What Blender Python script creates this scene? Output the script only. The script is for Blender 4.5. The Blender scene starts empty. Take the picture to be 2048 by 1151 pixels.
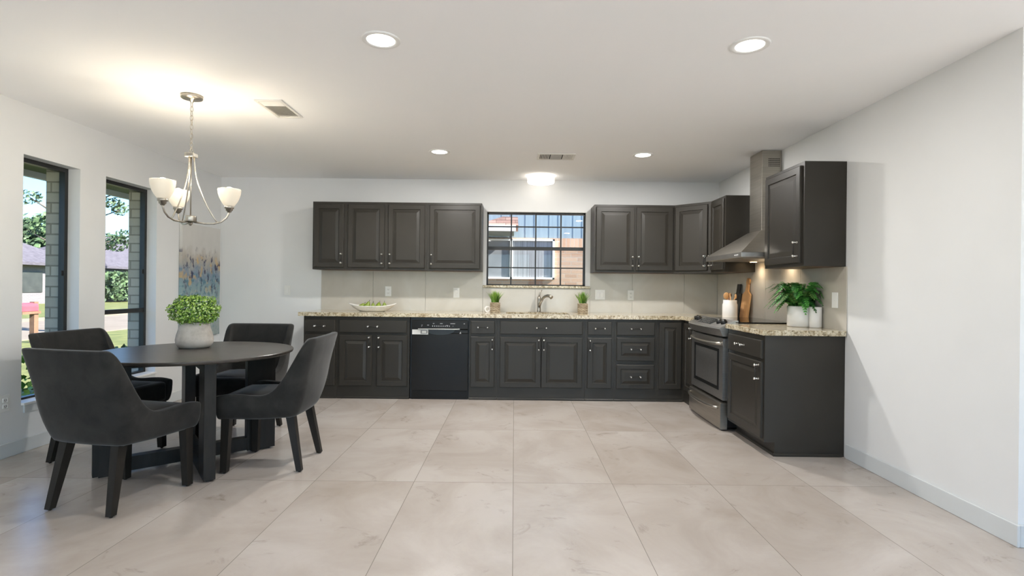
import bpy, bmesh, math, random
from mathutils import Vector, Matrix
R = math.radians
PI = math.pi
S = bpy.context.scene
COL = S.collection

# ------------------------------------------------------------------ camera
H_CAM = 1.199
cd = bpy.data.cameras.new('camera')
cam = bpy.data.objects.new('camera', cd)
COL.objects.link(cam)
cd.sensor_width = 36.0
cd.lens = 36.0 * 1080 / 2048
cd.shift_x = -5.1 / 2048
cd.shift_y = -2.0 / 2048
cd.clip_end = 500
cam.rotation_euler = (Matrix.Rotation(-0.0108, 3, 'Y') @ Matrix.Rotation(R(90), 3, 'X')).to_euler()
cam.location = (0, 0, H_CAM)
S.camera = cam

# ------------------------------------------------------------------ world, sun, exposure
w = bpy.data.worlds.new('world'); S.world = w
w.use_nodes = True
wn = w.node_tree
bg = wn.nodes['Background']
sky = wn.nodes.new('ShaderNodeTexSky')
sky.sky_type = 'NISHITA'
sky.sun_disc = False
sky.sun_elevation = R(38)
sky.sun_rotation = R(150)
sky.air_density = 1.0
sky.dust_density = 0.6
sky.ozone_density = 1.5
skm = wn.nodes.new('ShaderNodeMix'); skm.data_type = 'RGBA'; skm.blend_type = 'MULTIPLY'
skm.inputs[0].default_value = 1.0
skm.inputs[7].default_value = (0.38, 0.56, 0.76, 1.0)
wn.links.new(sky.outputs[0], skm.inputs[6])
wn.links.new(skm.outputs[2], bg.inputs[0])
bg.inputs[1].default_value = 0.22
sl = bpy.data.lights.new('sun', 'SUN')
sl.energy = 9.5
sl.angle = R(1.0)
sl.color = (1.0, 0.94, 0.86)
sun = bpy.data.objects.new('sun', sl); COL.objects.link(sun)
sun.rotation_euler = Vector((0.80, -0.16, 0.62)).to_track_quat('Z', 'Y').to_euler()
VS = S.view_settings
VS.view_transform = 'Standard'
VS.look = 'None'
VS.exposure = 1.40
VS.gamma = 1.0
VS.use_curve_mapping = False
S.display_settings.display_device = 'sRGB'
S.cycles.max_bounces = 12
S.cycles.diffuse_bounces = 6
S.cycles.transparent_max_bounces = 12
S.cycles.sample_clamp_indirect = 6.0
S.cycles.blur_glossy = 0.5
S.cycles.caustics_reflective = False
S.cycles.caustics_refractive = False
CAN_POWER = 6.0
REAR_POWER = 2.0
BULB_POWER = 2.0
DRUM_GLOW = 1.0

# ------------------------------------------------------------------ materials
def lin(c):
    return tuple((x / 255 / 12.92) if x / 255 <= 0.04045 else ((x / 255 + 0.055) / 1.055) ** 2.4 for x in c) + (1.0,)

def mat(name, rgb, rough=0.5, metal=0.0, spec=0.5, emit=None, estr=0.0, trans=0.0, coat=0.0, sheen=0.0):
    m = bpy.data.materials.new(name); m.use_nodes = True
    b = m.node_tree.nodes['Principled BSDF']
    b.inputs['Base Color'].default_value = lin(rgb)
    b.inputs['Roughness'].default_value = rough
    b.inputs['Metallic'].default_value = metal
    b.inputs['Specular IOR Level'].default_value = spec
    b.inputs['Transmission Weight'].default_value = trans
    b.inputs['Coat Weight'].default_value = coat
    b.inputs['Sheen Weight'].default_value = sheen
    if emit:
        b.inputs['Emission Color'].default_value = lin(emit)
        b.inputs['Emission Strength'].default_value = estr
    return m

def N(m, typ, **kw):
    n = m.node_tree.nodes.new(typ)
    for k, v in kw.items():
        if k in n.inputs: n.inputs[k].default_value = v
        else: setattr(n, k, v)
    return n

def L(m, a, b): m.node_tree.links.new(a, b)
def B(m): return m.node_tree.nodes['Principled BSDF']

def coords(m, scale=(1, 1, 1), world=False):
    mp = N(m, 'ShaderNodeMapping'); mp.inputs['Scale'].default_value = scale
    if world:
        g = N(m, 'ShaderNodeNewGeometry'); L(m, g.outputs['Position'], mp.inputs[0])
    else:
        t = N(m, 'ShaderNodeTexCoord'); L(m, t.outputs['Object'], mp.inputs[0])
    return mp.outputs[0]

def ramp(m, fac, stops, interp='LINEAR'):
    r = N(m, 'ShaderNodeValToRGB'); r.color_ramp.interpolation = interp
    e = r.color_ramp.elements
    while len(e) < len(stops): e.new(0.5)
    for i, (p, c) in enumerate(stops):
        e[i].position = p; e[i].color = lin(c) if len(c) == 3 else c
    L(m, fac, r.inputs[0]); return r.outputs[0]

def noise(m, vec, scale, detail=4, rough=0.5, dist=0.0):
    n = N(m, 'ShaderNodeTexNoise'); L(m, vec, n.inputs['Vector'])
    n.inputs['Scale'].default_value = scale; n.inputs['Detail'].default_value = detail
    n.inputs['Roughness'].default_value = rough; n.inputs['Distortion'].default_value = dist
    return n.outputs['Fac']

def mixc(m, fac, a, b, mode='MIX'):
    x = N(m, 'ShaderNodeMix', data_type='RGBA', blend_type=mode)
    for i, v in ((0, fac), (6, a), (7, b)):
        if hasattr(v, 'is_output'): L(m, v, x.inputs[i])
        elif isinstance(v, (int, float)): x.inputs[i].default_value = v
        else: x.inputs[i].default_value = lin(v)
    return x.outputs[2]

def math_(m, op, a, b=0.0, c=0.0):
    x = N(m, 'ShaderNodeMath', operation=op)
    for i, v in enumerate((a, b, c)):
        if hasattr(v, 'is_output'): L(m, v, x.inputs[i])
        else: x.inputs[i].default_value = v
    return x.outputs[0]

def bump(m, h, strength=0.3, dist=0.01):
    b = N(m, 'ShaderNodeBump'); b.inputs['Strength'].default_value = strength; b.inputs['Distance'].default_value = dist
    L(m, h, b.inputs['Height']); L(m, b.outputs[0], B(m).inputs['Normal'])

def noisy(name, c1, c2, scale, rough=0.5, detail=4, st=(0.35, 0.65), bstr=0.0, bdist=0.003, sc=(1, 1, 1), **kw):
    m = mat(name, c1, rough, **kw)
    v = coords(m, sc)
    n = noise(m, v, scale, detail)
    L(m, ramp(m, n, [(st[0], c1), (st[1], c2)]), B(m).inputs['Base Color'])
    if bstr: bump(m, n, bstr, bdist)
    return m

M = {}
M['wall'] = noisy('wall_paint', (226, 227, 227), (228, 229, 229), 3.0, 0.75, spec=0.25)
M['ceiling'] = noisy('ceiling_paint', (248, 249, 249), (250, 250, 250), 3.0, 0.85, spec=0.2)
M['base_trim'] = noisy('baseboard_paint', (206, 210, 211), (210, 214, 215), 2.0, 0.45)
M['white'] = noisy('white_paint', (235, 235, 232), (238, 238, 236), 5.0, 0.45)
M['plastic'] = noisy('white_plastic', (232, 232, 228), (236, 236, 233), 5.0, 0.35)
M['black_frame'] = noisy('black_window_frame', (26, 27, 27), (34, 35, 35), 8.0, 0.4)
M['cab'] = noisy('charcoal_cabinet_paint', (49, 46, 41), (53, 50, 45), 3.0, 0.38, spec=0.32)
M['cab_in'] = noisy('cabinet_underside', (84, 60, 46), (98, 70, 54), 4.0, 0.5, sc=(1, 8, 1))
M['black'] = noisy('black_plastic', (18, 18, 18), (24, 24, 24), 5.0, 0.3)
M['dw'] = noisy('black_enamel', (27, 25, 22), (29, 27, 24), 3.0, 0.25, spec=0.25)
M['chrome'] = noisy('bright_nickel', (225, 224, 220), (235, 234, 230), 5.0, 0.16, metal=1.0)
M['nickel'] = noisy('brushed_nickel', (172, 166, 156), (190, 184, 172), 60.0, 0.32, metal=1.0, sc=(1, 1, 0.1))
M['steel'] = noisy('brushed_steel', (168, 163, 154), (182, 177, 168), 40.0, 0.36, metal=1.0, sc=(0.1, 0.1, 6))
M['dsteel'] = noisy('black_stainless', (176, 174, 171), (190, 188, 185), 40.0, 0.4, metal=1.0, sc=(1, 0.1, 6))
M['oven_glass'] = noisy('oven_glass', (52, 54, 54), (62, 64, 63), 2.0, 0.12)
M['cooktop'] = noisy('black_cooktop_glass', (10, 10, 10), (14, 14, 14), 2.0, 0.04)
M['ceramic'] = noisy('white_ceramic', (232, 230, 227), (238, 236, 233), 4.0, 0.25)
M['wood_light'] = noisy('honey_wood', (190, 142, 92), (212, 166, 114), 6.0, 0.5, sc=(6, 6, 0.6))
M['wood_dark'] = noisy('walnut_wood', (92, 58, 38), (116, 74, 48), 6.0, 0.5, sc=(6, 6, 0.6))
M['slate'] = noisy('black_slate', (34, 31, 28), (42, 39, 36), 10.0, 0.5)
M['leg'] = noisy('black_stained_wood', (33, 30, 27), (40, 37, 33), 8.0, 0.45, sc=(6, 6, 1), spec=0.25)
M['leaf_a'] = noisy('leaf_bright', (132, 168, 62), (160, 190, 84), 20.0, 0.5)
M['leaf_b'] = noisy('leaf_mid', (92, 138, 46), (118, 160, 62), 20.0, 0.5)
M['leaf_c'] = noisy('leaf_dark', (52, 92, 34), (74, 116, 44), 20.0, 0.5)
M['leaf_d'] = noisy('leaf_pale', (176, 204, 128), (196, 218, 152), 20.0, 0.5)
M['fern_a'] = noisy('fern_green', (66, 136, 54), (92, 164, 72), 20.0, 0.5)
M['fern_b'] = noisy('fern_dark', (30, 84, 32), (44, 104, 40), 20.0, 0.5)
M['fern_c'] = noisy('fern_olive', (78, 116, 52), (98, 134, 64), 20.0, 0.5)
M['soil'] = noisy('soil', (44, 36, 28), (58, 48, 36), 30.0, 0.9)
M['pear'] = noisy('pear_skin', (112, 132, 44), (138, 156, 58), 14.0, 0.4)
M['stem'] = noisy('brown_stem', (62, 50, 34), (78, 62, 42), 14.0, 0.7)
M['grille'] = noisy('vent_white', (226, 224, 218), (230, 228, 222), 10.0, 0.5)
M['vent_dark'] = noisy('vent_cavity', (176, 174, 168), (184, 182, 176), 10.0, 0.7)
M['vent_black'] = noisy('vent_shadow', (40, 39, 37), (46, 45, 43), 10.0, 0.7)
M['label'] = noisy('printed_label', (210, 210, 206), (220, 220, 216), 10.0, 0.5)
M['ink'] = noisy('grey_print', (120, 121, 122), (132, 132, 133), 10.0, 0.5)
M['print'] = noisy('pale_print', (168, 168, 168), (180, 180, 180), 10.0, 0.5)
M['slot'] = noisy('outlet_slots', (66, 66, 66), (74, 74, 74), 10.0, 0.6)
# outdoors
M['grass'] = noisy('lawn_grass', (78, 86, 36), (110, 111, 60), 2.5, 0.9, detail=8)
M['street'] = noisy('concrete_street', (114, 103, 91), (124, 114, 102), 1.5, 0.9)
M['bounce_ground'] = noisy('pale_bounce_ground', (232, 230, 226), (238, 236, 232), 1.5, 0.9)  # kept very pale so unseen ground reflects sunlight indoors
M['asph'] = noisy('roof_shingles_grey', (72, 68, 76), (88, 84, 92), 3.0, 0.9, sc=(1, 1, 4))
M['hedge'] = noisy('hedge_leaves', (60, 84, 50), (92, 116, 74), 8.0, 0.8)
M['tree_a'] = noisy('tree_leaves', (64, 86, 54), (92, 116, 76), 6.0, 0.7)
M['tree_b'] = noisy('tree_leaves_dark', (42, 60, 38), (62, 82, 52), 6.0, 0.7)
M['bark'] = noisy('bark', (84, 74, 64), (104, 92, 80), 8.0, 0.9)
M['post'] = noisy('weathered_post', (108, 80, 62), (124, 94, 74), 6.0, 0.8)
M['red'] = noisy('faded_red_metal', (150, 62, 74), (160, 70, 82), 4.0, 0.5)
M['blue_siding'] = noisy('blue_board_siding', (124, 140, 148), (136, 152, 158), 3.0, 0.8, sc=(8, 8, 0.5))
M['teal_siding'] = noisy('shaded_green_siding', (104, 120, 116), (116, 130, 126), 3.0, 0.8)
M['curtain'] = noisy('grey_curtain', (118, 120, 122), (156, 158, 160), 14.0, 0.8, sc=(4, 4, 0.05))
M['blind'] = noisy('grey_blind', (118, 121, 126), (134, 137, 142), 2.0, 0.7)
M['soffit'] = noisy('green_lit_soffit', (116, 124, 84), (134, 142, 100), 3.0, 0.8)  # green light reflected onto the underside is put into this colour
M['tape'] = noisy('white_tape', (226, 224, 222), (236, 234, 232), 8.0, 0.5)

# glass: transparent with a fresnel reflection
def glass(name, tint=(250, 252, 252)):
    m = bpy.data.materials.new(name); m.use_nodes = True
    nt = m.node_tree; nt.nodes.clear()
    o = nt.nodes.new('ShaderNodeOutputMaterial'); mx = nt.nodes.new('ShaderNodeMixShader')
    t = nt.nodes.new('ShaderNodeBsdfTransparent'); g = nt.nodes.new('ShaderNodeBsdfGlossy')
    ge = nt.nodes.new('ShaderNodeNewGeometry'); dp = nt.nodes.new('ShaderNodeVectorMath'); dp.operation = 'DOT_PRODUCT'
    nt.links.new(ge.outputs['Normal'], dp.inputs[0]); nt.links.new(ge.outputs['Incoming'], dp.inputs[1])
    def mm(op, a, b=0.0):
        x = nt.nodes.new('ShaderNodeMath'); x.operation = op
        for i, v in enumerate((a, b)):
            if hasattr(v, 'is_output'): nt.links.new(v, x.inputs[i])
            else: x.inputs[i].default_value = v
        return x
    # Schlick reflectance of one pane face
    f = mm('ADD', mm('MULTIPLY', mm('POWER', mm('SUBTRACT', 1.0, mm('ABSOLUTE', dp.outputs['Value']).outputs[0]).outputs[0], 5.0).outputs[0], 0.9).outputs[0], 0.02)
    t.inputs[0].default_value = lin(tint); g.inputs['Roughness'].default_value = 0.02
    nt.links.new(f.outputs[0], mx.inputs[0]); nt.links.new(t.outputs[0], mx.inputs[1])
    nt.links.new(g.outputs[0], mx.inputs[2]); nt.links.new(mx.outputs[0], o.inputs[0])
    return m
M['glass'] = glass('window_glass')

# glowing lamps
def glow(name, rgb, strength):
    m = bpy.data.materials.new(name); m.use_nodes = True
    b = m.node_tree.nodes['Principled BSDF']
    b.inputs['Base Color'].default_value = lin(rgb)
    b.inputs['Emission Color'].default_value = lin(rgb)
    b.inputs['Emission Strength'].default_value = strength
    b.inputs['Roughness'].default_value = 0.4
    return m
M['led'] = glow('led_diffuser', (255, 252, 244), 3.0)
M['drum'] = glow('opal_drum', (255, 248, 238), DRUM_GLOW)
M['bulb'] = glow('bulb_glow', (255, 244, 220), 6.0)
M['shade'] = glow('frosted_glass_shade', (222, 212, 194), 0.12)
M['hoodlamp'] = glow('hood_lamp', (255, 214, 160), 10.0)

# floor tile
m = mat('porcelain_floor_tile', (190, 184, 176), 0.3, spec=0.65); M['floor'] = m
v = coords(m, world=True)
sp = N(m, 'ShaderNodeSeparateXYZ'); L(m, v, sp.inputs[0])
TX, TY, X0, Y0 = 0.607, 1.22, 0.0045, 3.31
ux = math_(m, 'DIVIDE', math_(m, 'SUBTRACT', sp.outputs[0], X0), TX)
uy = math_(m, 'DIVIDE', math_(m, 'SUBTRACT', sp.outputs[1], Y0), TY)
fx = math_(m, 'MULTIPLY', math_(m, 'ABSOLUTE', math_(m, 'SUBTRACT', ux, math_(m, 'ROUND', ux))), TX)
fy = math_(m, 'MULTIPLY', math_(m, 'ABSOLUTE', math_(m, 'SUBTRACT', uy, math_(m, 'ROUND', uy))), TY)
d = math_(m, 'MINIMUM', fx, fy)
g = math_(m, 'LESS_THAN', d, 0.0016)
# each tile gets its own patch of pattern
cell = N(m, 'ShaderNodeCombineXYZ')
L(m, math_(m, 'FLOOR', ux), cell.inputs[0]); L(m, math_(m, 'FLOOR', uy), cell.inputs[1])
wnz = N(m, 'ShaderNodeTexWhiteNoise'); L(m, cell.outputs[0], wnz.inputs['Vector'])
vs = N(m, 'ShaderNodeVectorMath', operation='SCALE'); L(m, wnz.outputs['Color'], vs.inputs[0]); vs.inputs['Scale'].default_value = 1.4
va = N(m, 'ShaderNodeVectorMath', operation='ADD'); L(m, v, va.inputs[0]); L(m, vs.outputs[0], va.inputs[1])
n1 = noise(m, va.outputs[0], 1.5, 7, 0.6, 0.9)
n2 = noise(m, va.outputs[0], 5.0, 8, 0.68, 1.4)
n3 = noise(m, va.outputs[0], 0.8, 2, 0.5)
c1 = ramp(m, n1, [(0.30, (158, 146, 136)), (0.47, (180, 171, 163)), (0.60, (194, 187, 181)), (1.0, (200, 194, 189))])
c2 = ramp(m, n2, [(0.27, (128, 118, 108)), (0.40, (188, 180, 173)), (1.0, (192, 185, 178))])
c3 = mixc(m, 0.48, c1, c2)
c4 = mixc(m, ramp(m, n3, [(0.4, (0, 0, 0)), (0.65, (255, 255, 255))]), c3, (200, 186, 170), 'MULTIPLY')
c5 = mixc(m, 0.3, c3, c4)
c6 = mixc(m, g, c5, (132, 126, 118))
L(m, c6, B(m).inputs['Base Color'])
B(m).inputs['Roughness'].default_value = 0.26
bump(m, math_(m, 'MULTIPLY', g, -1.0), 0.25, 0.002)

# granite
m = mat('speckled_granite', (190, 175, 140), 0.12, spec=0.5); M['granite'] = m
v = coords(m, (1, 1, 1), world=True)
n1 = noise(m, v, 38, 8, 0.75, 0.6); n2 = noise(m, v, 90, 6, 0.7); n3 = noise(m, v, 5, 3)
c1 = ramp(m, n1, [(0.30, (66, 56, 44)), (0.42, (150, 134, 104)), (0.52, (205, 194, 168)), (0.66, (222, 216, 200)), (0.8, (170, 162, 140))])
c2 = ramp(m, n2, [(0.36, (74, 62, 50)), (0.46, (255, 255, 255))])
c3 = mixc(m, 0.8, c1, c2, 'MULTIPLY')
c4 = mixc(m, ramp(m, n3, [(0.45, (0, 0, 0)), (0.7, (170, 170, 170))]), c3, (196, 164, 96), 'MULTIPLY')
L(m, c4, B(m).inputs['Base Color'])

# backsplash
m = mat('porcelain_backsplash', (206, 203, 194), 0.22); M['splash'] = m
v = coords(m, world=True)
n1 = noise(m, v, 1.6, 6, 0.55, 0.8)
L(m, ramp(m, n1, [(0.35, (186, 180, 168)), (0.52, (195, 190, 180)), (0.7, (202, 199, 191))]), B(m).inputs['Base Color'])

# velvet
m = mat('charcoal_velvet', (60, 61, 61), 0.85, spec=0.2, sheen=0.22); M['velvet'] = m
v = coords(m)
n1 = noise(m, v, 9, 5, 0.6, 0.5); n2 = noise(m, v, 3, 3)
a = ramp(m, n1, [(0.35, (30, 29, 27)), (0.62, (53, 52, 49))])
L(m, mixc(m, 0.5, a, ramp(m, n2, [(0.35, (32, 32, 33)), (0.65, (46, 46, 45))])), B(m).inputs['Base Color'])
B(m).inputs['Sheen Roughness'].default_value = 0.4
bump(m, noise(m, v, 220, 2), 0.15, 0.001)

# table wood
m = mat('grey_brown_table', (78, 74, 70), 0.32); M['table'] = m
v = coords(m, (1, 7, 7))
L(m, ramp(m, noise(m, v, 5, 6, 0.6, 0.4), [(0.35, (58, 54, 50)), (0.65, (76, 71, 66))]), B(m).inputs['Base Color'])

# concrete pot
m = mat('cast_concrete', (178, 172, 164), 0.75); M['concrete'] = m
v = coords(m)
n1 = noise(m, v, 14, 6, 0.6)
L(m, ramp(m, n1, [(0.35, (166, 158, 149)), (0.6, (190, 184, 176))]), B(m).inputs['Base Color']); bump(m, n1, 0.2, 0.003)

# woven basket
m = mat('woven_seagrass', (170, 150, 120), 0.8); M['basket'] = m
v = coords(m)
wv = N(m, 'ShaderNodeTexBrick'); L(m, v, wv.inputs['Vector'])
mp = m.node_tree.nodes['Mapping'] if 'Mapping' in m.node_tree.nodes else None
wv.inputs['Scale'].default_value = 1.0
for k, q in (('Brick Width', 0.036), ('Row Height', 0.013), ('Mortar Size', 0.0016), ('Mortar Smooth', 0.3)): wv.inputs[k].default_value = q
wv.inputs['Color1'].default_value = lin((196, 180, 154)); wv.inputs['Color2'].default_value = lin((156, 138, 112)); wv.inputs['Mortar'].default_value = lin((92, 76, 58))
cx_ = N(m, 'ShaderNodeSeparateXYZ'); L(m, v, cx_.inputs[0])
cmb = N(m, 'ShaderNodeCombineXYZ')
L(m, math_(m, 'ADD', cx_.outputs[0], cx_.outputs[1]), cmb.inputs[0]); L(m, cx_.outputs[2], cmb.inputs[1])
L(m, cmb.outputs[0], wv.inputs['Vector'])
L(m, wv.outputs['Color'], B(m).inputs['Base Color'])
bump(m, wv.outputs['Fac'], -0.8, 0.004)

def brick(name, c1, c2, mort, bw, bh, ms, axis=0, rough=0.9, bstr=0.6):
    m = mat(name, c1, rough)
    v = coords(m, world=True)
    s_ = N(m, 'ShaderNodeSeparateXYZ'); L(m, v, s_.inputs[0])
    c_ = N(m, 'ShaderNodeCombineXYZ')
    src = s_.outputs[axis] if axis < 2 else math_(m, 'ADD', s_.outputs[0], s_.outputs[1])
    L(m, src, c_.inputs[0]); L(m, s_.outputs[2], c_.inputs[1])
    b = N(m, 'ShaderNodeTexBrick'); L(m, c_.outputs[0], b.inputs['Vector'])
    b.inputs['Scale'].default_value = 1.0
    for k, q in (('Brick Width', bw), ('Row Height', bh), ('Mortar Size', ms), ('Mortar Smooth', 0.2)): b.inputs[k].default_value = q
    b.inputs['Color1'].default_value = lin(c1); b.inputs['Color2'].default_value = lin(c2); b.inputs['Mortar'].default_value = lin(mort)
    L(m, b.outputs['Color'], B(m).inputs['Base Color'])
    bump(m, math_(m, 'ADD', math_(m, 'MULTIPLY', b.outputs['Fac'], -1.0), math_(m, 'MULTIPLY', noise(m, v, 30, 4), 0.4)), bstr, 0.01)
    return m
M['tan_brick'] = brick('tan_brick', (172, 142, 116), (154, 122, 98), (156, 144, 130), 0.22, 0.072, 0.005, 0)
M['tan_soldier'] = brick('tan_soldier_brick', (196, 160, 134), (176, 140, 112), (176, 164, 150), 0.072, 0.3, 0.005, 0)
M['far_brick'] = brick('far_grey_brick', (112, 106, 108), (104, 100, 104), (126, 122, 122), 0.3, 0.1, 0.01, 1)
M['green_brick'] = brick('painted_brick', (196, 188, 172), (180, 172, 156), (146, 139, 124), 0.2, 0.083, 0.007, 2)
M['shingle'] = brick('brown_shingles', (190, 154, 138), (160, 122, 108), (120, 90, 80), 0.3, 0.045, 0.004, 0)

# abstract painting
m = mat('abstract_canvas', (200, 200, 195), 0.7); M['art'] = m
v = coords(m, world=True)
s_ = N(m, 'ShaderNodeSeparateXYZ'); L(m, v, s_.inputs[0])
mp = N(m, 'ShaderNodeMapping'); mp.inputs['Scale'].default_value = (1, 6.5, 5.5); L(m, v, mp.inputs[0])
mq = N(m, 'ShaderNodeMapping'); mq.inputs['Scale'].default_value = (1, 8, 4.5); mq.inputs['Location'].default_value = (7, 3, 1); L(m, v, mq.inputs[0])
zz = N(m, 'ShaderNodeMapRange'); L(m, s_.outputs[2], zz.inputs[0]); zz.inputs[1].default_value = 0.65; zz.inputs[2].default_value = 1.83
zn = math_(m, 'ADD', zz.outputs[0], math_(m, 'MULTIPLY', math_(m, 'SUBTRACT', noise(m, mq.outputs[0], 1.6, 4), 0.5), 0.25))
basec = ramp(m, zn, [(0.0, (150, 162, 160)), (0.25, (172, 184, 178)), (0.42, (134, 160, 166)), (0.55, (124, 142, 160)), (0.68, (176, 170, 160)), (0.8, (204, 202, 198)), (1.0, (212, 210, 206))])
band = ramp(m, zn, [(0.30, (0, 0, 0)), (0.48, (255, 255, 255)), (0.68, (255, 255, 255)), (0.80, (0, 0, 0))])
yel = ramp(m, noise(m, mp.outputs[0], 1.5, 4, 0.5), [(0.56, (0, 0, 0)), (0.64, (200, 200, 200))])
drk = ramp(m, noise(m, mq.outputs[0], 2.3, 5, 0.6), [(0.55, (0, 0, 0)), (0.62, (255, 255, 255))])
tea = ramp(m, noise(m, mp.outputs[0], 2.6, 5, 0.6), [(0.52, (0, 0, 0)), (0.6, (255, 255, 255))])
wh = ramp(m, noise(m, mq.outputs[0], 3.4, 6, 0.7), [(0.54, (0, 0, 0)), (0.62, (255, 255, 255))])
def mul(a, b): return mixc(m, 1.0, a, b, 'MULTIPLY')
c = mixc(m, mul(tea, ramp(m, zn, [(0.1, (160, 160, 160)), (0.5, (230, 230, 230)), (0.66, (0, 0, 0))])), basec, (70, 118, 136))
c = mixc(m, mul(yel, band), c, (212, 172, 92))
c = mixc(m, mul(drk, band), c, (54, 58, 86))
c = mixc(m, mul(wh, ramp(m, zn, [(0.0, (150, 150, 150)), (0.9, (60, 60, 60))])), c, (222, 220, 214))
L(m, c, B(m).inputs['Base Color'])

# ------------------------------------------------------------------ mesh helpers
class MB:
    def __init__(s):
        s.bm = bmesh.new()
    def box(s, x0, x1, y0, y1, z0, z1, mi=0, bev=0.0, seg=1):
        bm = s.bm
        vs = [bm.verts.new((x, y, z)) for z in (z0, z1) for y in (y0, y1) for x in (x0, x1)]
        fs = [bm.faces.new([vs[i] for i in q]) for q in ((0, 2, 3, 1), (4, 5, 7, 6), (0, 1, 5, 4), (2, 6, 7, 3), (1, 3, 7, 5), (0, 4, 6, 2))]
        for f in fs: f.material_index = mi
        if bev > 0:
            es = list({e for f in fs for e in f.edges})
            r = bmesh.ops.bevel(bm, geom=es, offset=bev, segments=seg, affect='EDGES', profile=0.5)
            for f in r['faces']: f.material_index = mi
        return s
    def poly(s, pts, mi=0, smooth=False):
        f = s.bm.faces.new([s.bm.verts.new(p) for p in pts]); f.material_index = mi; f.smooth = smooth
        return s
    def prism(s, pts, axis, a, b, mi=0):
        # pts 2D outline in the other two axes, extruded from a to b along axis
        def P(p, t):
            return ((t, p[0], p[1]), (p[0], t, p[1]), (p[0], p[1], t))[axis]
        bm = s.bm
        lo = [bm.verts.new(P(p, a)) for p in pts]; hi = [bm.verts.new(P(p, b)) for p in pts]
        n = len(pts); fs = [bm.faces.new(lo), bm.faces.new(hi[::-1])]
        for i in range(n): fs.append(bm.faces.new((lo[i], hi[i], hi[(i + 1) % n], lo[(i + 1) % n])))
        for f in fs: f.material_index = mi
        return s
    def lathe(s, prof, c=(0, 0, 0), n=32, mi=0, smooth=True, sx=1, sy=1, axis='Z', rot=0):
        bm = s.bm; rings = []
        for r, z in prof:
            ring = []
            if r < 1e-6: ring = [None]
            for i in range(n):
                a = 2 * PI * i / n + rot
                p = (r * math.cos(a) * sx, r * math.sin(a) * sy, z)
                if axis == 'Y': p = (p[0], p[2], p[1])
                if axis == 'X': p = (p[2], p[0], p[1])
                p = (p[0] + c[0], p[1] + c[1], p[2] + c[2])
                if r < 1e-6: ring = [bm.verts.new(p)]; break
                ring.append(bm.verts.new(p))
            rings.append(ring)
        for a, b in zip(rings, rings[1:]):
            for i in range(n):
                j = (i + 1) % n
                q = [a[i % len(a)], a[j % len(a)], b[j % len(b)], b[i % len(b)]]
                q = [x for k, x in enumerate(q) if x not in q[:k]]
                if len(q) > 2:
                    f = bm.faces.new(q); f.smooth = smooth; f.material_index = mi
        return s
    def tube(s, pts, r, n=10, mi=0, caps=True, smooth=True):
        bm = s.bm; pts = [Vector(p) for p in pts]; rings = []
        rr = r if isinstance(r, (list, tuple)) else [r] * len(pts)
        up = None
        for i, p in enumerate(pts):
            t = (pts[min(i + 1, len(pts) - 1)] - pts[max(i - 1, 0)]).normalized()
            if up is None:
                up = t.orthogonal().normalized()
            up = (up - t * up.dot(t))
            if up.length < 1e-5: up = t.orthogonal()
            up.normalize(); sd = t.cross(up)
            rings.append([bm.verts.new(p + (up * math.cos(2 * PI * k / n) + sd * math.sin(2 * PI * k / n)) * rr[i]) for k in range(n)])
        for a, b in zip(rings, rings[1:]):
            for i in range(n):
                f = bm.faces.new((a[i], a[(i + 1) % n], b[(i + 1) % n], b[i])); f.smooth = smooth; f.material_index = mi
        if caps:
            for q in (rings[0][::-1], rings[-1]):
                f = bm.faces.new(q); f.material_index = mi
        return s
    def ball(s, c, r, mi=0, n=12, sc=(1, 1, 1)):
        mt = Matrix.Translation(c) @ Matrix.Diagonal((sc[0], sc[1], sc[2], 1))
        q = bmesh.ops.create_uvsphere(s.bm, u_segments=n, v_segments=max(6, n // 2 + 2), radius=r, matrix=mt)
        for f in {f for v in q['verts'] for f in v.link_faces}: f.smooth = True; f.material_index = mi
        return s
    def loft(s, loops, mi=0, close=True, cap0=True, cap1=True, smooth=False):
        bm = s.bm; rs = [[bm.verts.new(p) for p in lp] for lp in loops]
        n = len(rs[0])
        for a, b in zip(rs, rs[1:]):
            for i in range(n if close else n - 1):
                f = bm.faces.new((a[i], a[(i + 1) % n], b[(i + 1) % n], b[i])); f.material_index = mi; f.smooth = smooth
        if cap0: bm.faces.new(rs[0][::-1]).material_index = mi
        if cap1: bm.faces.new(rs[-1]).material_index = mi
        return s
    def done(s, name, mats, parent=None, recalc=True):
        bm = s.bm
        if recalc: bmesh.ops.recalc_face_normals(bm, faces=bm.faces)
        me = bpy.data.meshes.new(name); bm.to_mesh(me); bm.free()
        for q in (mats if isinstance(mats, (list, tuple)) else [mats]): me.materials.append(M[q] if isinstance(q, str) else q)
        o = bpy.data.objects.new(name, me); COL.objects.link(o)
        if parent is not None: o.parent = parent
        return o

def thing(name, label, cat, loc=(0, 0, 0), rz=0.0, group=None):
    o = bpy.data.objects.new(name, None); COL.objects.link(o)
    o.empty_display_size = 0.1
    o.location = loc; o.rotation_euler = (0, 0, rz)
    o['label'] = label; o['category'] = cat
    if group: o['group'] = group
    return o
def tag(o, label, cat, group=None):
    o['label'] = label; o['category'] = cat
    if group: o['group'] = group
    return o
def struct(o, label=None):
    o['kind'] = 'structure'
    if label: o['label'] = label
    return o
def subsurf(o, lv=1):
    md = o.modifiers.new('sub', 'SUBSURF'); md.levels = lv; md.render_levels = lv
def smooth(o):
    for p in o.data.polygons: p.use_smooth = True
def dup(root, loc, rz, label, group=None):
    r = root.copy(); COL.objects.link(r); r.location = loc; r.rotation_euler = (0, 0, rz)
    r['label'] = label
    if group: r['group'] = group
    for ch in list(root.children):
        c_ = ch.copy(); COL.objects.link(c_); c_.parent = r
        for g_ in ch.children:
            d_ = g_.copy(); COL.objects.link(d_); d_.parent = c_
    return r

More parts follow.
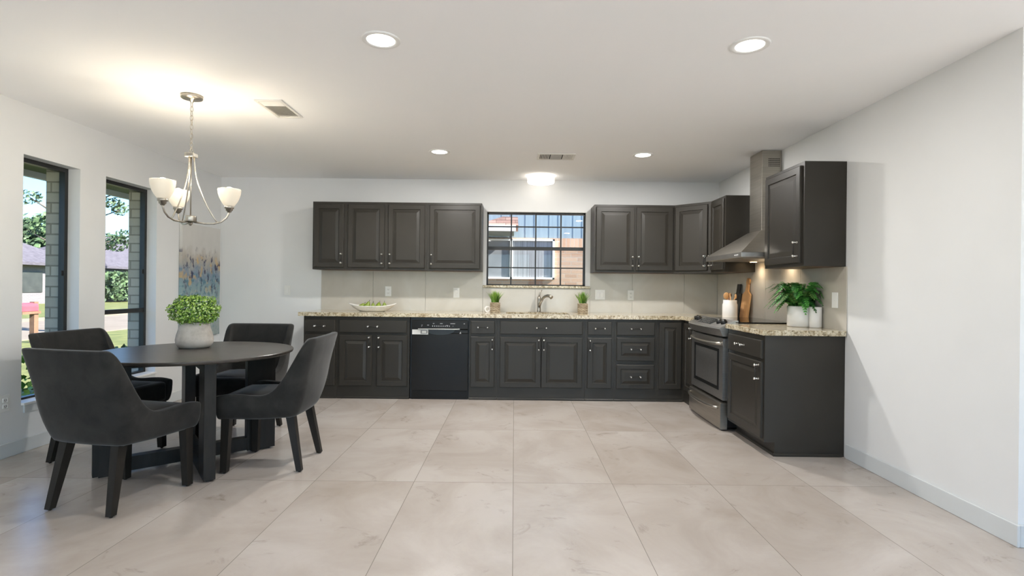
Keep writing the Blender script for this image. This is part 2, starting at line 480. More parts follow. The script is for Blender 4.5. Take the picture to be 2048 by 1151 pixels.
# ------------------------------------------------------------------ room shell
D, XL, XR, HC = 6.343, -3.455, 2.389, 2.452
YC, XE, YB = 2.55, 5.2, -3.6          # right wall ends at YC; the room widens to XE; rear wall at YB
TH = 0.14
struct(MB().box(XL - 0.3, XE + 0.2, YB - 0.2, D + TH, -0.1, 0.0).done('floor', 'floor'))
struct(MB().box(XL - 0.3, XE + 0.2, YB - 0.2, D + TH, HC, HC + 0.12).done('ceiling', 'ceiling'))

def wall_with_openings(name, axis, p0, p1, a0, a1, openings, mats='wall'):
    """slab between p0 and p1 along the axis' normal, spanning a0..a1, with openings (b0,b1,z0,z1)"""
    mb = MB()
    def bx(b0, b1, z0, z1):
        if b1 - b0 < 1e-4 or z1 - z0 < 1e-4: return
        if axis == 'X': mb.box(p0, p1, b0, b1, z0, z1)
        else: mb.box(b0, b1, p0, p1, z0, z1)
    cur = a0
    for (b0, b1, z0, z1) in sorted(openings):
        bx(cur, b0, 0, HC); bx(b0, b1, 0, z0); bx(b0, b1, z1, HC); cur = b1
    bx(cur, a1, 0, HC)
    return struct(mb.done(name, mats))

W1 = (3.79, 4.285, 0.33, 2.095)
W2 = (4.555, 5.205, 0.33, 2.095)
LW = [W1, W2, (-2.9, -1.5, 0.33, 2.095), (-0.9, 0.5, 0.33, 2.095)]
wall_with_openings('wall_left', 'X', XL - TH, XL, YB, D + TH, LW)
WB = (-0.333, 0.832, 1.217, 2.08)
wall_with_openings('wall_back', 'Y', D, D + TH, XL, XR + TH, [WB])
wall_with_openings('wall_right', 'X', XR, XR + TH, YC, D, [])
wall_with_openings('wall_return', 'Y', YC, YC + TH, XR + TH, XE, [])
wall_with_openings('wall_far_right', 'X', XE, XE + TH, YB, YC + TH, [(-3.0, -1.4, 0.5, 2.1), (-0.8, 0.8, 0.5, 2.1)])
wall_with_openings('wall_rear', 'Y', YB - TH, YB, XL, XE, [(-3.3, 0.5, 0.02, 2.25), (0.8, 4.9, 0.02, 2.25)])
struct(MB().box(XL, XL + 0.014, YB, 6.343, 0, 0.098, bev=0.003).done('baseboard_left', 'base_trim'))
struct(MB().box(XL + 0.014, -2.26, D - 0.014, D, 0, 0.098, bev=0.003).done('baseboard_back', 'base_trim'))
struct(MB().box(XR - 0.014, XR, YC - 0.014, 3.86, 0, 0.105, bev=0.003).done('baseboard_right', 'base_trim'))
struct(MB().box(XR, XE, YC - 0.014, YC, 0, 0.105, bev=0.003).done('baseboard_return', 'base_trim'))

# left windows
def side_window(n, y0, y1, z0, z1, rail=None, label=None, mid=None):
    x = XL - TH
    root = MB()
    f = 0.032
    root.box(x + 0.0, x + 0.045, y0, y0 + f, z0, z1).box(x, x + 0.045, y1 - f, y1, z0, z1)
    root.box(x, x + 0.045, y0 + f, y1 - f, z0, z0 + f).box(x, x + 0.045, y0 + f, y1 - f, z1 - f, z1)
    if rail: root.box(x + 0.005, x + 0.04, y0 + f, y1 - f, rail - 0.02, rail + 0.02)
    if mid: root.box(x + 0.005, x + 0.04, mid - 0.02, mid + 0.02, z0 + f, z1 - f)
    o = struct(root.done('window_%d' % n, 'black_frame'))
    if label: o['label'] = label
    MB().box(x + 0.018, x + 0.022, y0 + f * 0.6, y1 - f * 0.6, z0 + f * 0.6, z1 - f * 0.6).done('glass_pane', 'glass', o)
    # stool and apron inside
    MB().box(XL - 0.09, XL + 0.022, y0 + 0.002, y1 - 0.002, z0, z0 + 0.018, bev=0.003).done('window_sill', 'white', o)
    if n < 3:
        MB().box(XL + 0.0, XL + 0.012, y0 + 0.015, y1 - 0.015, z0 - 0.055, z0, bev=0.002).done('sill_apron', 'base_trim', o)
        lt = MB().box(x + 0.02, x + 0.035, y1 - f - 0.012, y1 - f, (rail or 0.9) + 0.35, (rail or 0.9) + 0.39)
        lt.done('window_latch', 'black_frame', o)
    return o
side_window(1, *W1, label='tall narrow window with black frame, nearest the left edge')
side_window(2, *W2, rail=0.94, label='tall narrow window with black frame and lower sash beside the painting')
side_window(4, *LW[2], mid=-2.2)  # unseen window, added to bring in daylight
side_window(5, *LW[3], mid=-0.2)  # second unseen window added for daylight

# kitchen window
x0, x1, z0, z1 = WB
yf = D + 0.05
mb = MB()
mb.box(x0, x0 + 0.018, yf, yf + 0.05, z0, z1).box(x1 - 0.022, x1, yf, yf + 0.05, z0, z1)
mb.box(x0, x1, yf, yf + 0.05, z0, z0 + 0.014).box(x0, x1, yf, yf + 0.05, z1 - 0.02, z1)
mb.box(x0, x1, yf - 0.005, yf + 0.045, 1.637, 1.675)
win = struct(mb.done('window_3', 'black_frame'), 'kitchen window with black grid above the sink')
mb = MB()
for xm in (-0.045, 0.245, 0.543): mb.box(xm - 0.008, xm + 0.008, yf + 0.002, yf + 0.028, z0 + 0.01, z1 - 0.01)
for zm in (1.428, 1.912): mb.box(x0 + 0.01, x1 - 0.01, yf + 0.004, yf + 0.026, zm - 0.007, zm + 0.007)
mb.done('grille_bars', 'black_frame', win)
MB().box(x0 + 0.01, x1 - 0.01, yf + 0.032, yf + 0.036, z0 + 0.008, z1 - 0.01).done('glass_pane', 'glass', win)
MB().box(-0.372, 0.885, D - 0.028, D + 0.05, z0 - 0.028, z0, bev=0.004).done('granite_sill', 'granite', win)

# unseen sliding doors and side windows behind the viewer, added to let daylight in
for n_, (a0_, a1_) in enumerate(((0.8, 4.9), (-3.3, 0.5))):
    mb = MB(); am = (a0_ + a1_) / 2
    for a, b in ((a0_, a0_ + 0.06), (am - 0.03, am + 0.03), (a1_ - 0.06, a1_)): mb.box(a, b, YB - 0.1, YB - 0.04, 0.02, 2.25)
    mb.box(a0_, a1_, YB - 0.1, YB - 0.04, 0.02, 0.08).box(a0_, a1_, YB - 0.1, YB - 0.04, 2.19, 2.25)
    sd = struct(mb.done('door_%d' % (n_ + 1), 'black_frame'))
    MB().box(a0_ + 0.04, a1_ - 0.04, YB - 0.075, YB - 0.07, 0.06, 2.21).done('glass_pane', 'glass', sd)
for n_, (a0_, a1_) in enumerate(((-3.0, -1.4), (-0.8, 0.8))):
    mb = MB()
    for a, b in ((a0_, a0_ + 0.04), (a1_ - 0.04, a1_)): mb.box(XE + 0.05, XE + 0.1, a, b, 0.5, 2.1)
    mb.box(XE + 0.05, XE + 0.1, a0_, a1_, 0.5, 0.54).box(XE + 0.05, XE + 0.1, a0_, a1_, 2.06, 2.1)
    sd = struct(mb.done('window_%d' % (n_ + 6), 'black_frame'))
    MB().box(XE + 0.07, XE + 0.075, a0_ + 0.02, a1_ - 0.02, 0.52, 2.08).done('glass_pane', 'glass', sd)

# backsplash slabs
mb = MB()
zt = 1.372
def slab(xa, xb, za, zb): mb.box(xa, xb, D - 0.009, D - 0.0005, za, zb, bev=0.0012)
xs = [-2.268, -1.66, -1.045, -0.372]
for a, b in zip(xs, xs[1:]): slab(a + 0.001, b - 0.001, 0.905, zt)
for a, b in ((-0.372, 0.243), (0.243, 0.885)): slab(a + 0.001, b - 0.001, 0.905, 1.188)
for a, b in ((0.885, 1.38), (1.38, 1.99), (1.99, XR - 0.009)): slab(a + 0.001, b - 0.001, 0.905, zt)
struct(mb.done('trim_1', 'splash'), 'pale stone backsplash behind the sink counter')
mb = MB()
for a, b in ((3.872, 4.5), (4.5, 5.12), (5.12, 5.73), (5.73, D - 0.01)):
    mb.box(XR - 0.009, XR - 0.0005, a + 0.001, b - 0.001, 0.905, zt if not 4.5 <= a < 5.2 else 1.75, bev=0.0012)
struct(mb.done('trim_2', 'splash'), 'pale stone backsplash on the right wall')

# ------------------------------------------------------------------ cabinets
def rect_loop(x0, x1, z0, z1, y): return [(x0, y, z0), (x1, y, z0), (x1, y, z1), (x0, y, z1)]
def panel_door(parent, x0, x1, z0, z1, name='door', fw=0.052, raised=True, th=0.02):
    fw = min(fw, (x1 - x0) * 0.24, (z1 - z0) * 0.24)
    mb = MB()
    prof = [(0, 0), (0, -th + 0.005), (0.005, -th)]
    if raised:
        rs = min(0.03, fw * 0.6)
        prof += [(fw, -th), (fw + 0.005, -th + 0.009), (fw + 0.010, -th + 0.009), (fw + 0.010 + rs, -th + 0.001)]
    else:
        prof += [(0.012, -th)]
    loops = [rect_loop(x0 + i, x1 - i, z0 + i, z1 - i, y) for i, y in prof]
    mb.loft(loops)
    return mb.done(name, 'cab', parent)
def handle(parent, cx, cz, vertical, y=-0.02, L_=0.10):
    mb = MB()
    h = L_ / 2
    def P(t, d): return (cx, y - d, cz + t) if vertical else (cx + t, y - d, cz)
    mb.tube([P(-h - 0.014, 0.028), P(h + 0.014, 0.028)], 0.0035, 8, 0)  # bar coloured black for the dark reflection in its chrome
    for s_ in (-h, h):
        mb.tube([P(s_, 0.0), P(s_, 0.024)], 0.0055, 10, 1)
        mb.ball(P(s_, 0.030), 0.0105, 1, 12)
        mb.tube([P(s_, 0.0), P(s_, 0.003)], 0.009, 12, 1)
    return mb.done('handle', ['black', 'chrome'], parent)

def cabinet(name, label, loc, rz, w_, dep, z0, z1, fronts, group=None, mats='cab', under=False):
    t = thing(name, label, 'cabinet', loc, rz, group)
    if 'sink base cabinet' in label:
        mb = MB().box(0.0005, w_ - 0.0005, 0, dep, z0, 0.68).box(0.0005, w_ - 0.0005, 0, 0.03, 0.68, z1).box(0.0005, 0.02, 0.03, dep, 0.68, z1).box(w_ - 0.02, w_ - 0.0005, 0.03, dep, 0.68, z1)
    else:
        mb = MB().box(0.0005, w_ - 0.0005, 0, dep, z0, z1)
    mb.done('cabinet_body', mats, t)
    if under: MB().box(0.02, w_ - 0.02, 0.03, dep - 0.02, z0 - 0.002, z0 + 0.001).done('underside', 'cab_in', t)
    for f in fronts:
        k, a, b, c, e = f[:5]
        raised = not ('drawer' in k and (e - c) < 0.16)
        o = panel_door(t, a, b, c, e, k if k != 'false_drawer' else 'drawer', raised=raised, fw=0.052 if k == 'door' else 0.045)
        if len(f) > 5 and f[5]:
            hx, hz, vert = f[5]
            handle(o, hx, hz, vert, y=-0.02 if raised is False or k == 'door' else -0.019)
    return t
YF = 5.733
def px(a): return a  # plain helper for readability
ZB, ZT = 0.0, 0.868
BD = D - YF - 0.002
def back_cab(label, xa, xb, fronts, group='charcoal base cabinets under the sink counter'):
    fr = []
    for f in fronts:
        h_ = f[5] if len(f) > 5 else None
        if h_: h_ = (h_[0] - xa, h_[1], h_[2])
        fr.append((f[0], f[1] - xa, f[2] - xa, f[3], f[4], h_))
    t = cabinet('base_cabinet', label, (xa, YF, 0), 0, xb - xa, BD, 0.0, ZT, fr, group)
    MB().box(0, min(xb, 1.80) - xa, -0.012, 0.0, 0, 0.022, bev=0.004).done('shoe_moulding', 'cab', t)
    return t
back_cab('narrow charcoal base cabinet at the left end of the sink counter, behind a chair', -2.233, -1.875,
         [('drawer', -2.212, -1.897, 0.70, 0.83, (-2.055, 0.765, False)), ('door', -2.212, -1.897, 0.135, 0.672, (-1.925, 0.58, True))])
back_cab('charcoal base cabinet with one wide drawer over two doors, left of the dishwasher', -1.875, -1.107,
         [('drawer', -1.850, -1.135, 0.70, 0.828, (-1.492, 0.765, False)),
          ('door', -1.850, -1.505, 0.135, 0.672, (-1.53, 0.60, True)), ('door', -1.452, -1.128, 0.135, 0.672, (-1.477 + 0.05, 0.60, True))])
back_cab('narrow charcoal base cabinet directly right of the dishwasher', -0.477, -0.178,
         [('drawer', -0.458, -0.205, 0.70, 0.835, (-0.33, 0.768, False)), ('door', -0.458, -0.205, 0.135, 0.670, (-0.228, 0.59, True))])
back_cab('wide charcoal sink base cabinet with two doors below the faucet', -0.178, 0.755,
         [('false_drawer', -0.148, 0.725, 0.70, 0.838, (0.29, 0.77, False)),
          ('door', -0.148, 0.286, 0.135, 0.670, (0.262, 0.59, True)), ('door', 0.292, 0.725, 0.135, 0.670, (0.316, 0.59, True))])
back_cab('narrow charcoal base cabinet between the sink base and the three drawer stack', 0.755, 1.064,
         [('drawer', 0.780, 1.035, 0.70, 0.838, (0.908, 0.77, False)), ('door', 0.780, 1.035, 0.135, 0.670, (0.805, 0.59, True))])
back_cab('charcoal base cabinet with three stacked drawers', 1.064, 1.515,
         [('drawer', 1.088, 1.490, 0.70, 0.838, (1.289, 0.77, False)), ('drawer', 1.088, 1.490, 0.43, 0.675, (1.289, 0.553, False)),
          ('drawer', 1.088, 1.490, 0.135, 0.39, (1.289, 0.263, False))])
back_cab('charcoal corner base cabinet with one tall handleless door beside the range', 1.515, XR - 0.002,
         [('door', 1.540, 1.775, 0.135, 0.84)])
# right run, fronts face the left wall
XF = 1.81
RZ = -PI / 2
t = cabinet('base_cabinet', 'very narrow charcoal base cabinet squeezed between the corner and the range', (XF, YF - 0.003, 0), RZ, YF - 0.003 - 5.392, XR - XF - 0.002, 0.0, ZT,
        [('door', 0.03, 0.325, 0.135, 0.84, (0.30, 0.75, True))])
t = thing('base_cabinet', 'charcoal end base cabinet with drawer over door and bare side panel, right of the range', 'cabinet', (XF, 4.552, 0), RZ)
we = 4.552 - 3.893
dd = XR - XF - 0.002
mb = MB()
mb.prism([(0, 0.10), (0, ZT), (dd, ZT), (dd, 0), (0.075, 0), (0.075, 0.10)], 0, 0.0, we)
mb.done('cabinet_body', 'cab', t)
o = panel_door(t, 0.035, we - 0.02, 0.70, 0.832, 'drawer', raised=False); handle(o, 0.30, 0.768, False)
o = panel_door(t, 0.035, we - 0.02, 0.125, 0.675, 'door'); handle(o, we - 0.052, 0.60, True)
mb = MB().box(0.0, we + 0.012, 0.063, 0.075, 0, 0.022, bev=0.004).box(we, we + 0.012, 0.075, dd - 0.016, 0, 0.022, bev=0.004)
mb.done('shoe_moulding', 'cab', t)

# upper cabinets
UD = 0.305
YU = D - UD - 0.0
ZU0, ZU1 = 1.373, 2.13
def upper(label, xa, xb, fronts):
    fr = [(f[0], f[1] - xa, f[2] - xa, f[3], f[4], (f[5][0] - xa, f[5][1], True)) for f in fronts]
    return cabinet('wall_cabinet', label, (xa, YU, 0), 0, xb - xa, UD - 0.002, ZU0, ZU1, fr, 'charcoal wall cabinets on the back wall', under=True)
zd0, zd1, zh = 1.397, 2.104, 1.497
upper('single door charcoal wall cabinet at the far left above the pear bowl', -2.262, -1.888, [('door', -2.243, -1.912, zd0, zd1, (-1.935, zh, 0))])
upper('two door charcoal wall cabinet above the pear bowl and outlet', -1.888, -0.985,
      [('door', -1.866, -1.458, zd0, zd1, (-1.482, zh, 0)), ('door', -1.416, -1.008, zd0, zd1, (-1.392, zh, 0))])
upper('wide single door charcoal wall cabinet touching the left side of the kitchen window', -0.985, -0.372, [('door', -0.955, -0.392, zd0, zd1, (-0.93, zh, 0))])
upper('two door charcoal wall cabinet right of the kitchen window', 0.885, 1.779,
      [('door', 0.905, 1.333, zd0, zd1, (1.309, zh, 0)), ('door', 1.352, 1.764, zd0, zd1, (1.376, zh, 0))])
# diagonal corner wall cabinet
t = thing('wall_cabinet', 'diagonal charcoal corner wall cabinet between the back wall and the hood', 'cabinet', (1.780, YU, 0), 0)
a, b = XR - 0.002 - 1.780, D - 0.002 - YU
MB().prism([(0, 0), (a - UD, -(0.61 - UD)), (a, -(0.61 - UD)), (a, b), (0, b)], 2, ZU0, ZU1).done('cabinet_body', 'cab', t)
dl = math.hypot(a - UD, 0.61 - UD); an = math.atan2(-(0.61 - UD), a - UD)
dr = panel_door(t, 0.02, dl - 0.035, zd0, zd1); hd = handle(dr, dl - 0.06, zh, True)
for o in (dr, hd):
    for v_ in o.data.vertices: v_.co = Matrix.Rotation(an, 3, 'Z') @ v_.co
XU = XR - UD
def rupper(label, ya, yb, fronts):
    return cabinet('wall_cabinet', label, (XU, yb, 0), RZ, yb - ya, UD - 0.002, ZU0, ZU1, fronts, under=True)
rupper('narrow charcoal wall cabinet on the right wall just behind the range hood', 5.345, 5.732, [('door', 0.025, 0.36, zd0, zd1, (0.06, zh, True))])
rupper('large charcoal wall cabinet on the right wall above the potted fern', 3.893, 4.498, [('door', 0.03, 0.575, zd0, zd1, (0.545, zh, True))])

# ------------------------------------------------------------------ counters
mb = MB()
cz0, cz1 = 0.870, 0.910
YCF = YF - 0.03
hx0, hx1, hy0, hy1 = -0.09, 0.60, 5.80, 6.20
mb.box(-2.284, hx0, YCF, D - 0.01, cz0, cz1)
mb.box(hx1, XR - 0.01, YCF, D - 0.01, cz0, cz1)
mb.box(hx0, hx1, YCF, hy0, cz0, cz1).box(hx0, hx1, hy1, D - 0.01, cz0, cz1)
mb.box(XF - 0.03, XR - 0.01, 5.392, YCF, cz0, cz1)
bmesh.ops.remove_doubles(mb.bm, verts=mb.bm.verts, dist=1e-5)
ct = tag(mb.done('countertop', 'granite'), 'long speckled beige granite countertop along the back wall', 'countertop')
mb = MB().box(XF - 0.03, XR - 0.01, 3.862, 4.552, cz0, cz1, bev=0.005, seg=2)
tag(mb.done('countertop', 'granite'), 'short speckled granite countertop under the potted fern', 'countertop')
# sink bowl under the hole
t = thing('sink', 'undermount stainless sink set into the long granite countertop', 'sink', (0.255, 6.0, 0.87))
mb = MB()
w2, d2 = 0.34, 0.195
loops = [[(-w2, -d2, 0), (w2, -d2, 0), (w2, d2, 0), (-w2, d2, 0)], [(-w2 + 0.01, -d2 + 0.01, -0.17), (w2 - 0.01, -d2 + 0.01, -0.17), (w2 - 0.01, d2 - 0.01, -0.17), (-w2 + 0.01, d2 - 0.01, -0.17)]]
mb.loft(loops, cap0=False)
mb.done('basin', 'steel', t)
MB().lathe([(0, -0.168), (0.04, -0.168), (0.045, -0.166)], n=20).done('drain', 'chrome', t)
# the opening in the cabinet top for the basin is hidden under the counter

# faucet
t = thing('faucet', 'brushed nickel single lever faucet with arched spout behind the sink', 'faucet', (0.285, 6.245, 0.910))
MB().box(-0.125, 0.125, -0.03, 0.03, 0, 0.006, bev=0.0028, seg=2).done('deck_plate', 'nickel', t)
MB().lathe([(0, 0), (0.024, 0), (0.024, 0.01), (0.021, 0.02), (0.020, 0.12), (0.022, 0.15), (0.023, 0.155), (0.017, 0.175), (0, 0.182)], (0, 0, 0.006), 20).done('body', 'nickel', t)
MB().tube([(0.0, -0.005, 0.055), (0.014, -0.03, 0.11), (0.035, -0.06, 0.155), (0.062, -0.09, 0.185), (0.092, -0.12, 0.195), (0.118, -0.145, 0.188), (0.135, -0.16, 0.172)],
          [0.015, 0.0155, 0.0155, 0.0155, 0.017, 0.020, 0.021], 14).done('spout', 'nickel', t)
MB().tube([(0.002, 0, 0.175), (0.004, 0, 0.205), (0.014, 0, 0.235), (0.036, 0, 0.258)], [0.013, 0.010, 0.0075, 0.005], 10).done('lever', 'nickel', t)

# ------------------------------------------------------------------ dishwasher
t = thing('dishwasher', 'black built-in dishwasher with label sticker on its door', 'dishwasher', (-1.083, YF, 0))
dw = 0.600
MB().box(-0.018, dw + 0.005 - 0.003, 0.015, BD - 0.01, 0.0, 0.862).done('body', 'black', t)
o = MB().box(0.003, dw - 0.003, -0.025, 0.014, 0.095, 0.700, bev=0.004, seg=2)
o = o.done('door', 'dw', t)
mb = MB()
pts = []
# pocket grip: crescent shaped recess rim
n = 16
lo = [(0.30 + 0.155 * math.cos(PI * k / n + PI), 0.735 + 0.05 * math.sin(PI * k / n + PI)) for k in range(n + 1)]
up = [(p[0], 0.738) for p in lo]
for k in range(n):
    mb.poly([(lo[k][0], -0.0270, lo[k][1]), (lo[k + 1][0], -0.0270, lo[k + 1][1]), (up[k + 1][0], -0.0262, up[k + 1][1]), (up[k][0], -0.0262, up[k][1])])
mb.done('pocket_grip', 'black', o)
MB().box(0.003, dw - 0.003, -0.025, 0.014, 0.702, 0.742, bev=0.003).done('door_upper_rail', 'dw', t)
cp = MB().box(0.003, dw - 0.003, -0.033, 0.014, 0.745, 0.838, bev=0.006, seg=2).done('control_panel', 'dw', t)
MB().box(0.07, 0.51, -0.042, -0.033, 0.741, 0.751, bev=0.002).done('handle_lip', 'steel', t)
mb = MB()
random.seed(4)
for xx in [0.22 + 0.022 * i for i in range(9)]:
    MB().box(xx, xx + 0.007, -0.0345, -0.033, 0.772, 0.784).done('control_mark', 'print', cp)
for xx, ww, zz_ in ((0.105, 0.012, 0.785), (0.105, 0.006, 0.772), (0.165, 0.02, 0.785), (0.225, 0.016, 0.802), (0.30, 0.028, 0.802), (0.365, 0.022, 0.782), (0.41, 0.05, 0.802), (0.435, 0.006, 0.776), (0.55, 0.014, 0.802)):
    MB().box(xx, xx + ww, -0.0345, -0.033, zz_, zz_ + 0.005).done('control_mark', 'print', cp)
mb = MB().box(0.006, 0.175, -0.0275, -0.025, 0.688, 0.740)
sk = mb.done('sticker', 'label', t)
mb = MB()
mb.box(0.095, 0.168, -0.0285, -0.0275, 0.695, 0.733)
mb.done('sticker_print', 'ink', sk)
mb = MB().box(0.11, 0.155, -0.0290, -0.0285, 0.703, 0.726)
mb.done('sticker_field', 'label', sk)
MB().box(0.0, dw - 0.002, 0.0, 0.014, 0.0, 0.09).done('kick_plate', 'dw', t)
tr = MB().prism([(0.505, 0.70), (0.525, 0.70), (0.518, 0.722)], 1, -0.0265, -0.025)
tr.done('warning_mark', 'print', o)

# ------------------------------------------------------------------ range
RW = 0.83
t = thing('kitchen_range', 'black stainless slide-in range with front control panel under the hood', 'stove', (XF, 5.389, 0), RZ)
MB().box(0.004, RW - 0.004, 0.0, XR - XF - 0.015, 0.03, 0.905).done('body', 'black', t)
def bow(x, k=0.028): u = 2 * x / RW - 1; return k * (1 - u * u)
def bowed(prof, x0, x1, k, mi=0, n=14):
    loops = []
    for i in range(n + 1):
        x = x0 + (x1 - x0) * i / n
        loops.append([(x, y - bow(x, k), z) for y, z in prof])
    mb_ = MB(); mb_.loft(loops, mi); return mb_
door = bowed([(0, 0.255), (-0.035, 0.255), (-0.04, 0.26), (-0.04, 0.775), (-0.035, 0.78), (0, 0.78)], 0.015, RW - 0.015, 0.0).done('oven_door', 'dsteel', t)
mb = MB().loft([rect_loop(0.13, RW - 0.13, 0.36, 0.665, -0.0405), rect_loop(0.135, RW - 0.135, 0.365, 0.66, -0.034)], cap0=False)
mb.done('oven_window', 'oven_glass', door)
mb = MB()
fr = [rect_loop(0.10, RW - 0.10, 0.33, 0.685, -0.0402), rect_loop(0.10, RW - 0.10, 0.33, 0.685, -0.0425), rect_loop(0.135, RW - 0.135, 0.36, 0.66, -0.0425), rect_loop(0.135, RW - 0.135, 0.36, 0.66, -0.0402)]
mb.loft(fr, cap0=False, cap1=False).done('window_frame', 'black', door)
def arc_handle(parent, z, k, x0, x1, r, name='handle', y0=-0.04):
    n_ = 18; pts_ = []
    for i in range(n_ + 1):
        u = i / n_; x = x0 + (x1 - x0) * u
        s_ = 1 - (2 * u - 1) ** 4
        pts_.append((x, y0 - 0.012 - k * s_ - 0.01 * (1 - (2 * u - 1) ** 2), z - 0.008 * (1 - (2 * u - 1) ** 2)))
    pts_ = [(x0, y0 + 0.004, z)] + pts_ + [(x1, y0 + 0.004, z)]
    MB().tube(pts_, r, 12).done(name, 'chrome' if False else 'steel', parent)
arc_handle(door, 0.735, 0.035, 0.05, RW - 0.05, 0.014)
drw = bowed([(0, 0.012), (-0.05, 0.012), (-0.058, 0.02), (-0.058, 0.225), (-0.05, 0.235), (0, 0.235)], 0.010, RW - 0.010, 0.006).done('warming_drawer', 'steel', t)
arc_handle(drw, 0.19, 0.03, 0.06, RW - 0.06, 0.012, y0=-0.062)
cpan = bowed([(0.0, 0.80), (-0.045, 0.80), (-0.072, 0.862), (-0.066, 0.876), (0.06, 0.935), (0.085, 0.935), (0.085, 0.80)], 0.004, RW - 0.004, 0.03).done('control_panel', 'dsteel', t)
def on_panel(x, s_):  # point on the sloped face, s_ 0 front .. 1 rear
    y = -0.066 + 0.126 * s_ - bow(x, 0.03); z = 0.876 + 0.059 * s_
    return Vector((x, y, z))
nrm = Vector((0, -0.059, 0.126)).normalized()
for x in (0.075, 0.155, RW - 0.155, RW - 0.075):
    c_ = on_panel(x, 0.55)
    mb = MB().tube([c_ - nrm * 0.002, c_ + nrm * 0.008, c_ + nrm * 0.026, c_ + nrm * 0.030], [0.030, 0.028, 0.024, 0.019], 20)
    mb.tube([c_ + nrm * 0.030, c_ + nrm * 0.032], 0.010, 12, 1)
    mb.done('control_knob', ['black', 'chrome'], cpan)
mb = MB()
a = [on_panel(0.25, 0.2), on_panel(RW - 0.25, 0.2), on_panel(RW - 0.23, 0.9), on_panel(0.23, 0.9)]
mb.loft([[p + nrm * 0.0 for p in a], [p + nrm * 0.004 for p in a]])
disp = mb.done('display', 'oven_glass', cpan)
mb = MB()
for i in range(3):
    for j in range(6):
        p = on_panel(0.29 + 0.045 * j, 0.32 + 0.2 * i) + nrm * 0.0045
        MB().box(p.x, p.x + 0.022, p.y - 0.003, p.y + 0.003, p.z - 0.001, p.z + 0.0016).done('touch_key', 'ink', cpan)
MB().box(0.002, RW - 0.002, 0.06, XR - XF - 0.014, 0.912, 0.922, bev=0.003).done('cooktop', 'cooktop', t)

# ------------------------------------------------------------------ range hood
HY0, HY1, HX = 4.503, 5.335, 1.889
t = thing('range_hood', 'stainless pyramid range hood with tall chimney on the right wall', 'range hood', (XR - 0.002, (HY0 + HY1) / 2, 1.47), 0)
cy = (HY0 + HY1) / 2
hw = (HY1 - HY0) / 2; hd_ = XR - HX
mb = MB().box(-hd_, 0, -hw, hw, 0.0, 0.042, bev=0.002)
rim = mb.done('hood_rim', 'dsteel', t)
c0, c1 = 4.85 - cy, 5.10 - cy
mb = MB().loft([[(-hd_, -hw, 0.042), (0, -hw, 0.042), (0, hw, 0.042), (-hd_, hw, 0.042)], [(-0.185, c0 - 0.015, 0.26), (0, c0 - 0.015, 0.26), (0, c1 + 0.015, 0.26), (-0.185, c1 + 0.015, 0.26)]])
mb.done('canopy', 'steel', t)
ch = MB().box(-0.175, 0, c0, c1, 0.26, HC - 1.47 - 0.002, bev=0.002).done('chimney', 'steel', t)
mb = MB()
for i in range(8):
    for j in range(5):
        xx = -0.118 + 0.013 * i; zz_ = 0.90 - 0.016 * j
        mb.box(xx, xx + 0.009, c0 - 0.001, c0 + 0.001, zz_, zz_ + 0.008)
mb.done('air_slots', 'vent_black', ch)
MB().box(-hd_ + 0.05, -0.05, -hw + 0.08, hw - 0.08, -0.006, 0.0).done('grease_filter', 'steel', t)
for yy in (-0.28, 0.28):
    MB().lathe([(0, -0.009), (0.03, -0.009), (0.03, -0.006)], (-0.09, yy, 0), 20).done('hood_lamp', 'hoodlamp', t)
MB().box(-hd_ - 0.001, -hd_, -0.36, -0.27, 0.016, 0.026).done('maker_badge', 'print', rim)
for yy in (-0.28, 0.28):
    l = bpy.data.lights.new('hood_light', 'SPOT'); l.energy = 1.6; l.color = (1, 0.82, 0.6); l.spot_size = R(150); l.spot_blend = 1.0; l.shadow_soft_size = 0.025
    lo_ = bpy.data.objects.new('hood_light', l); COL.objects.link(lo_); lo_.parent = t; lo_.location = (-0.09, yy, -0.014)

# ------------------------------------------------------------------ things on the counters
ZC = 0.910
# white paper tape ring
t_ = MB()
n = 28; prof = []
for (r, y) in ((0.022, -0.011), (0.036, -0.011), (0.036, 0.011), (0.022, 0.011), (0.022, -0.011)): prof.append((r, y))
t_.lathe(prof, (0, 0, 0), n, axis='Y', smooth=False)
o = tag(t_.done('tape_roll', 'tape'), 'white roll of tape standing on edge beside the left grass plant', 'tape')
o.location = (-0.305, 6.10, ZC + 0.036); o.rotation_euler = (0, 0, R(25))

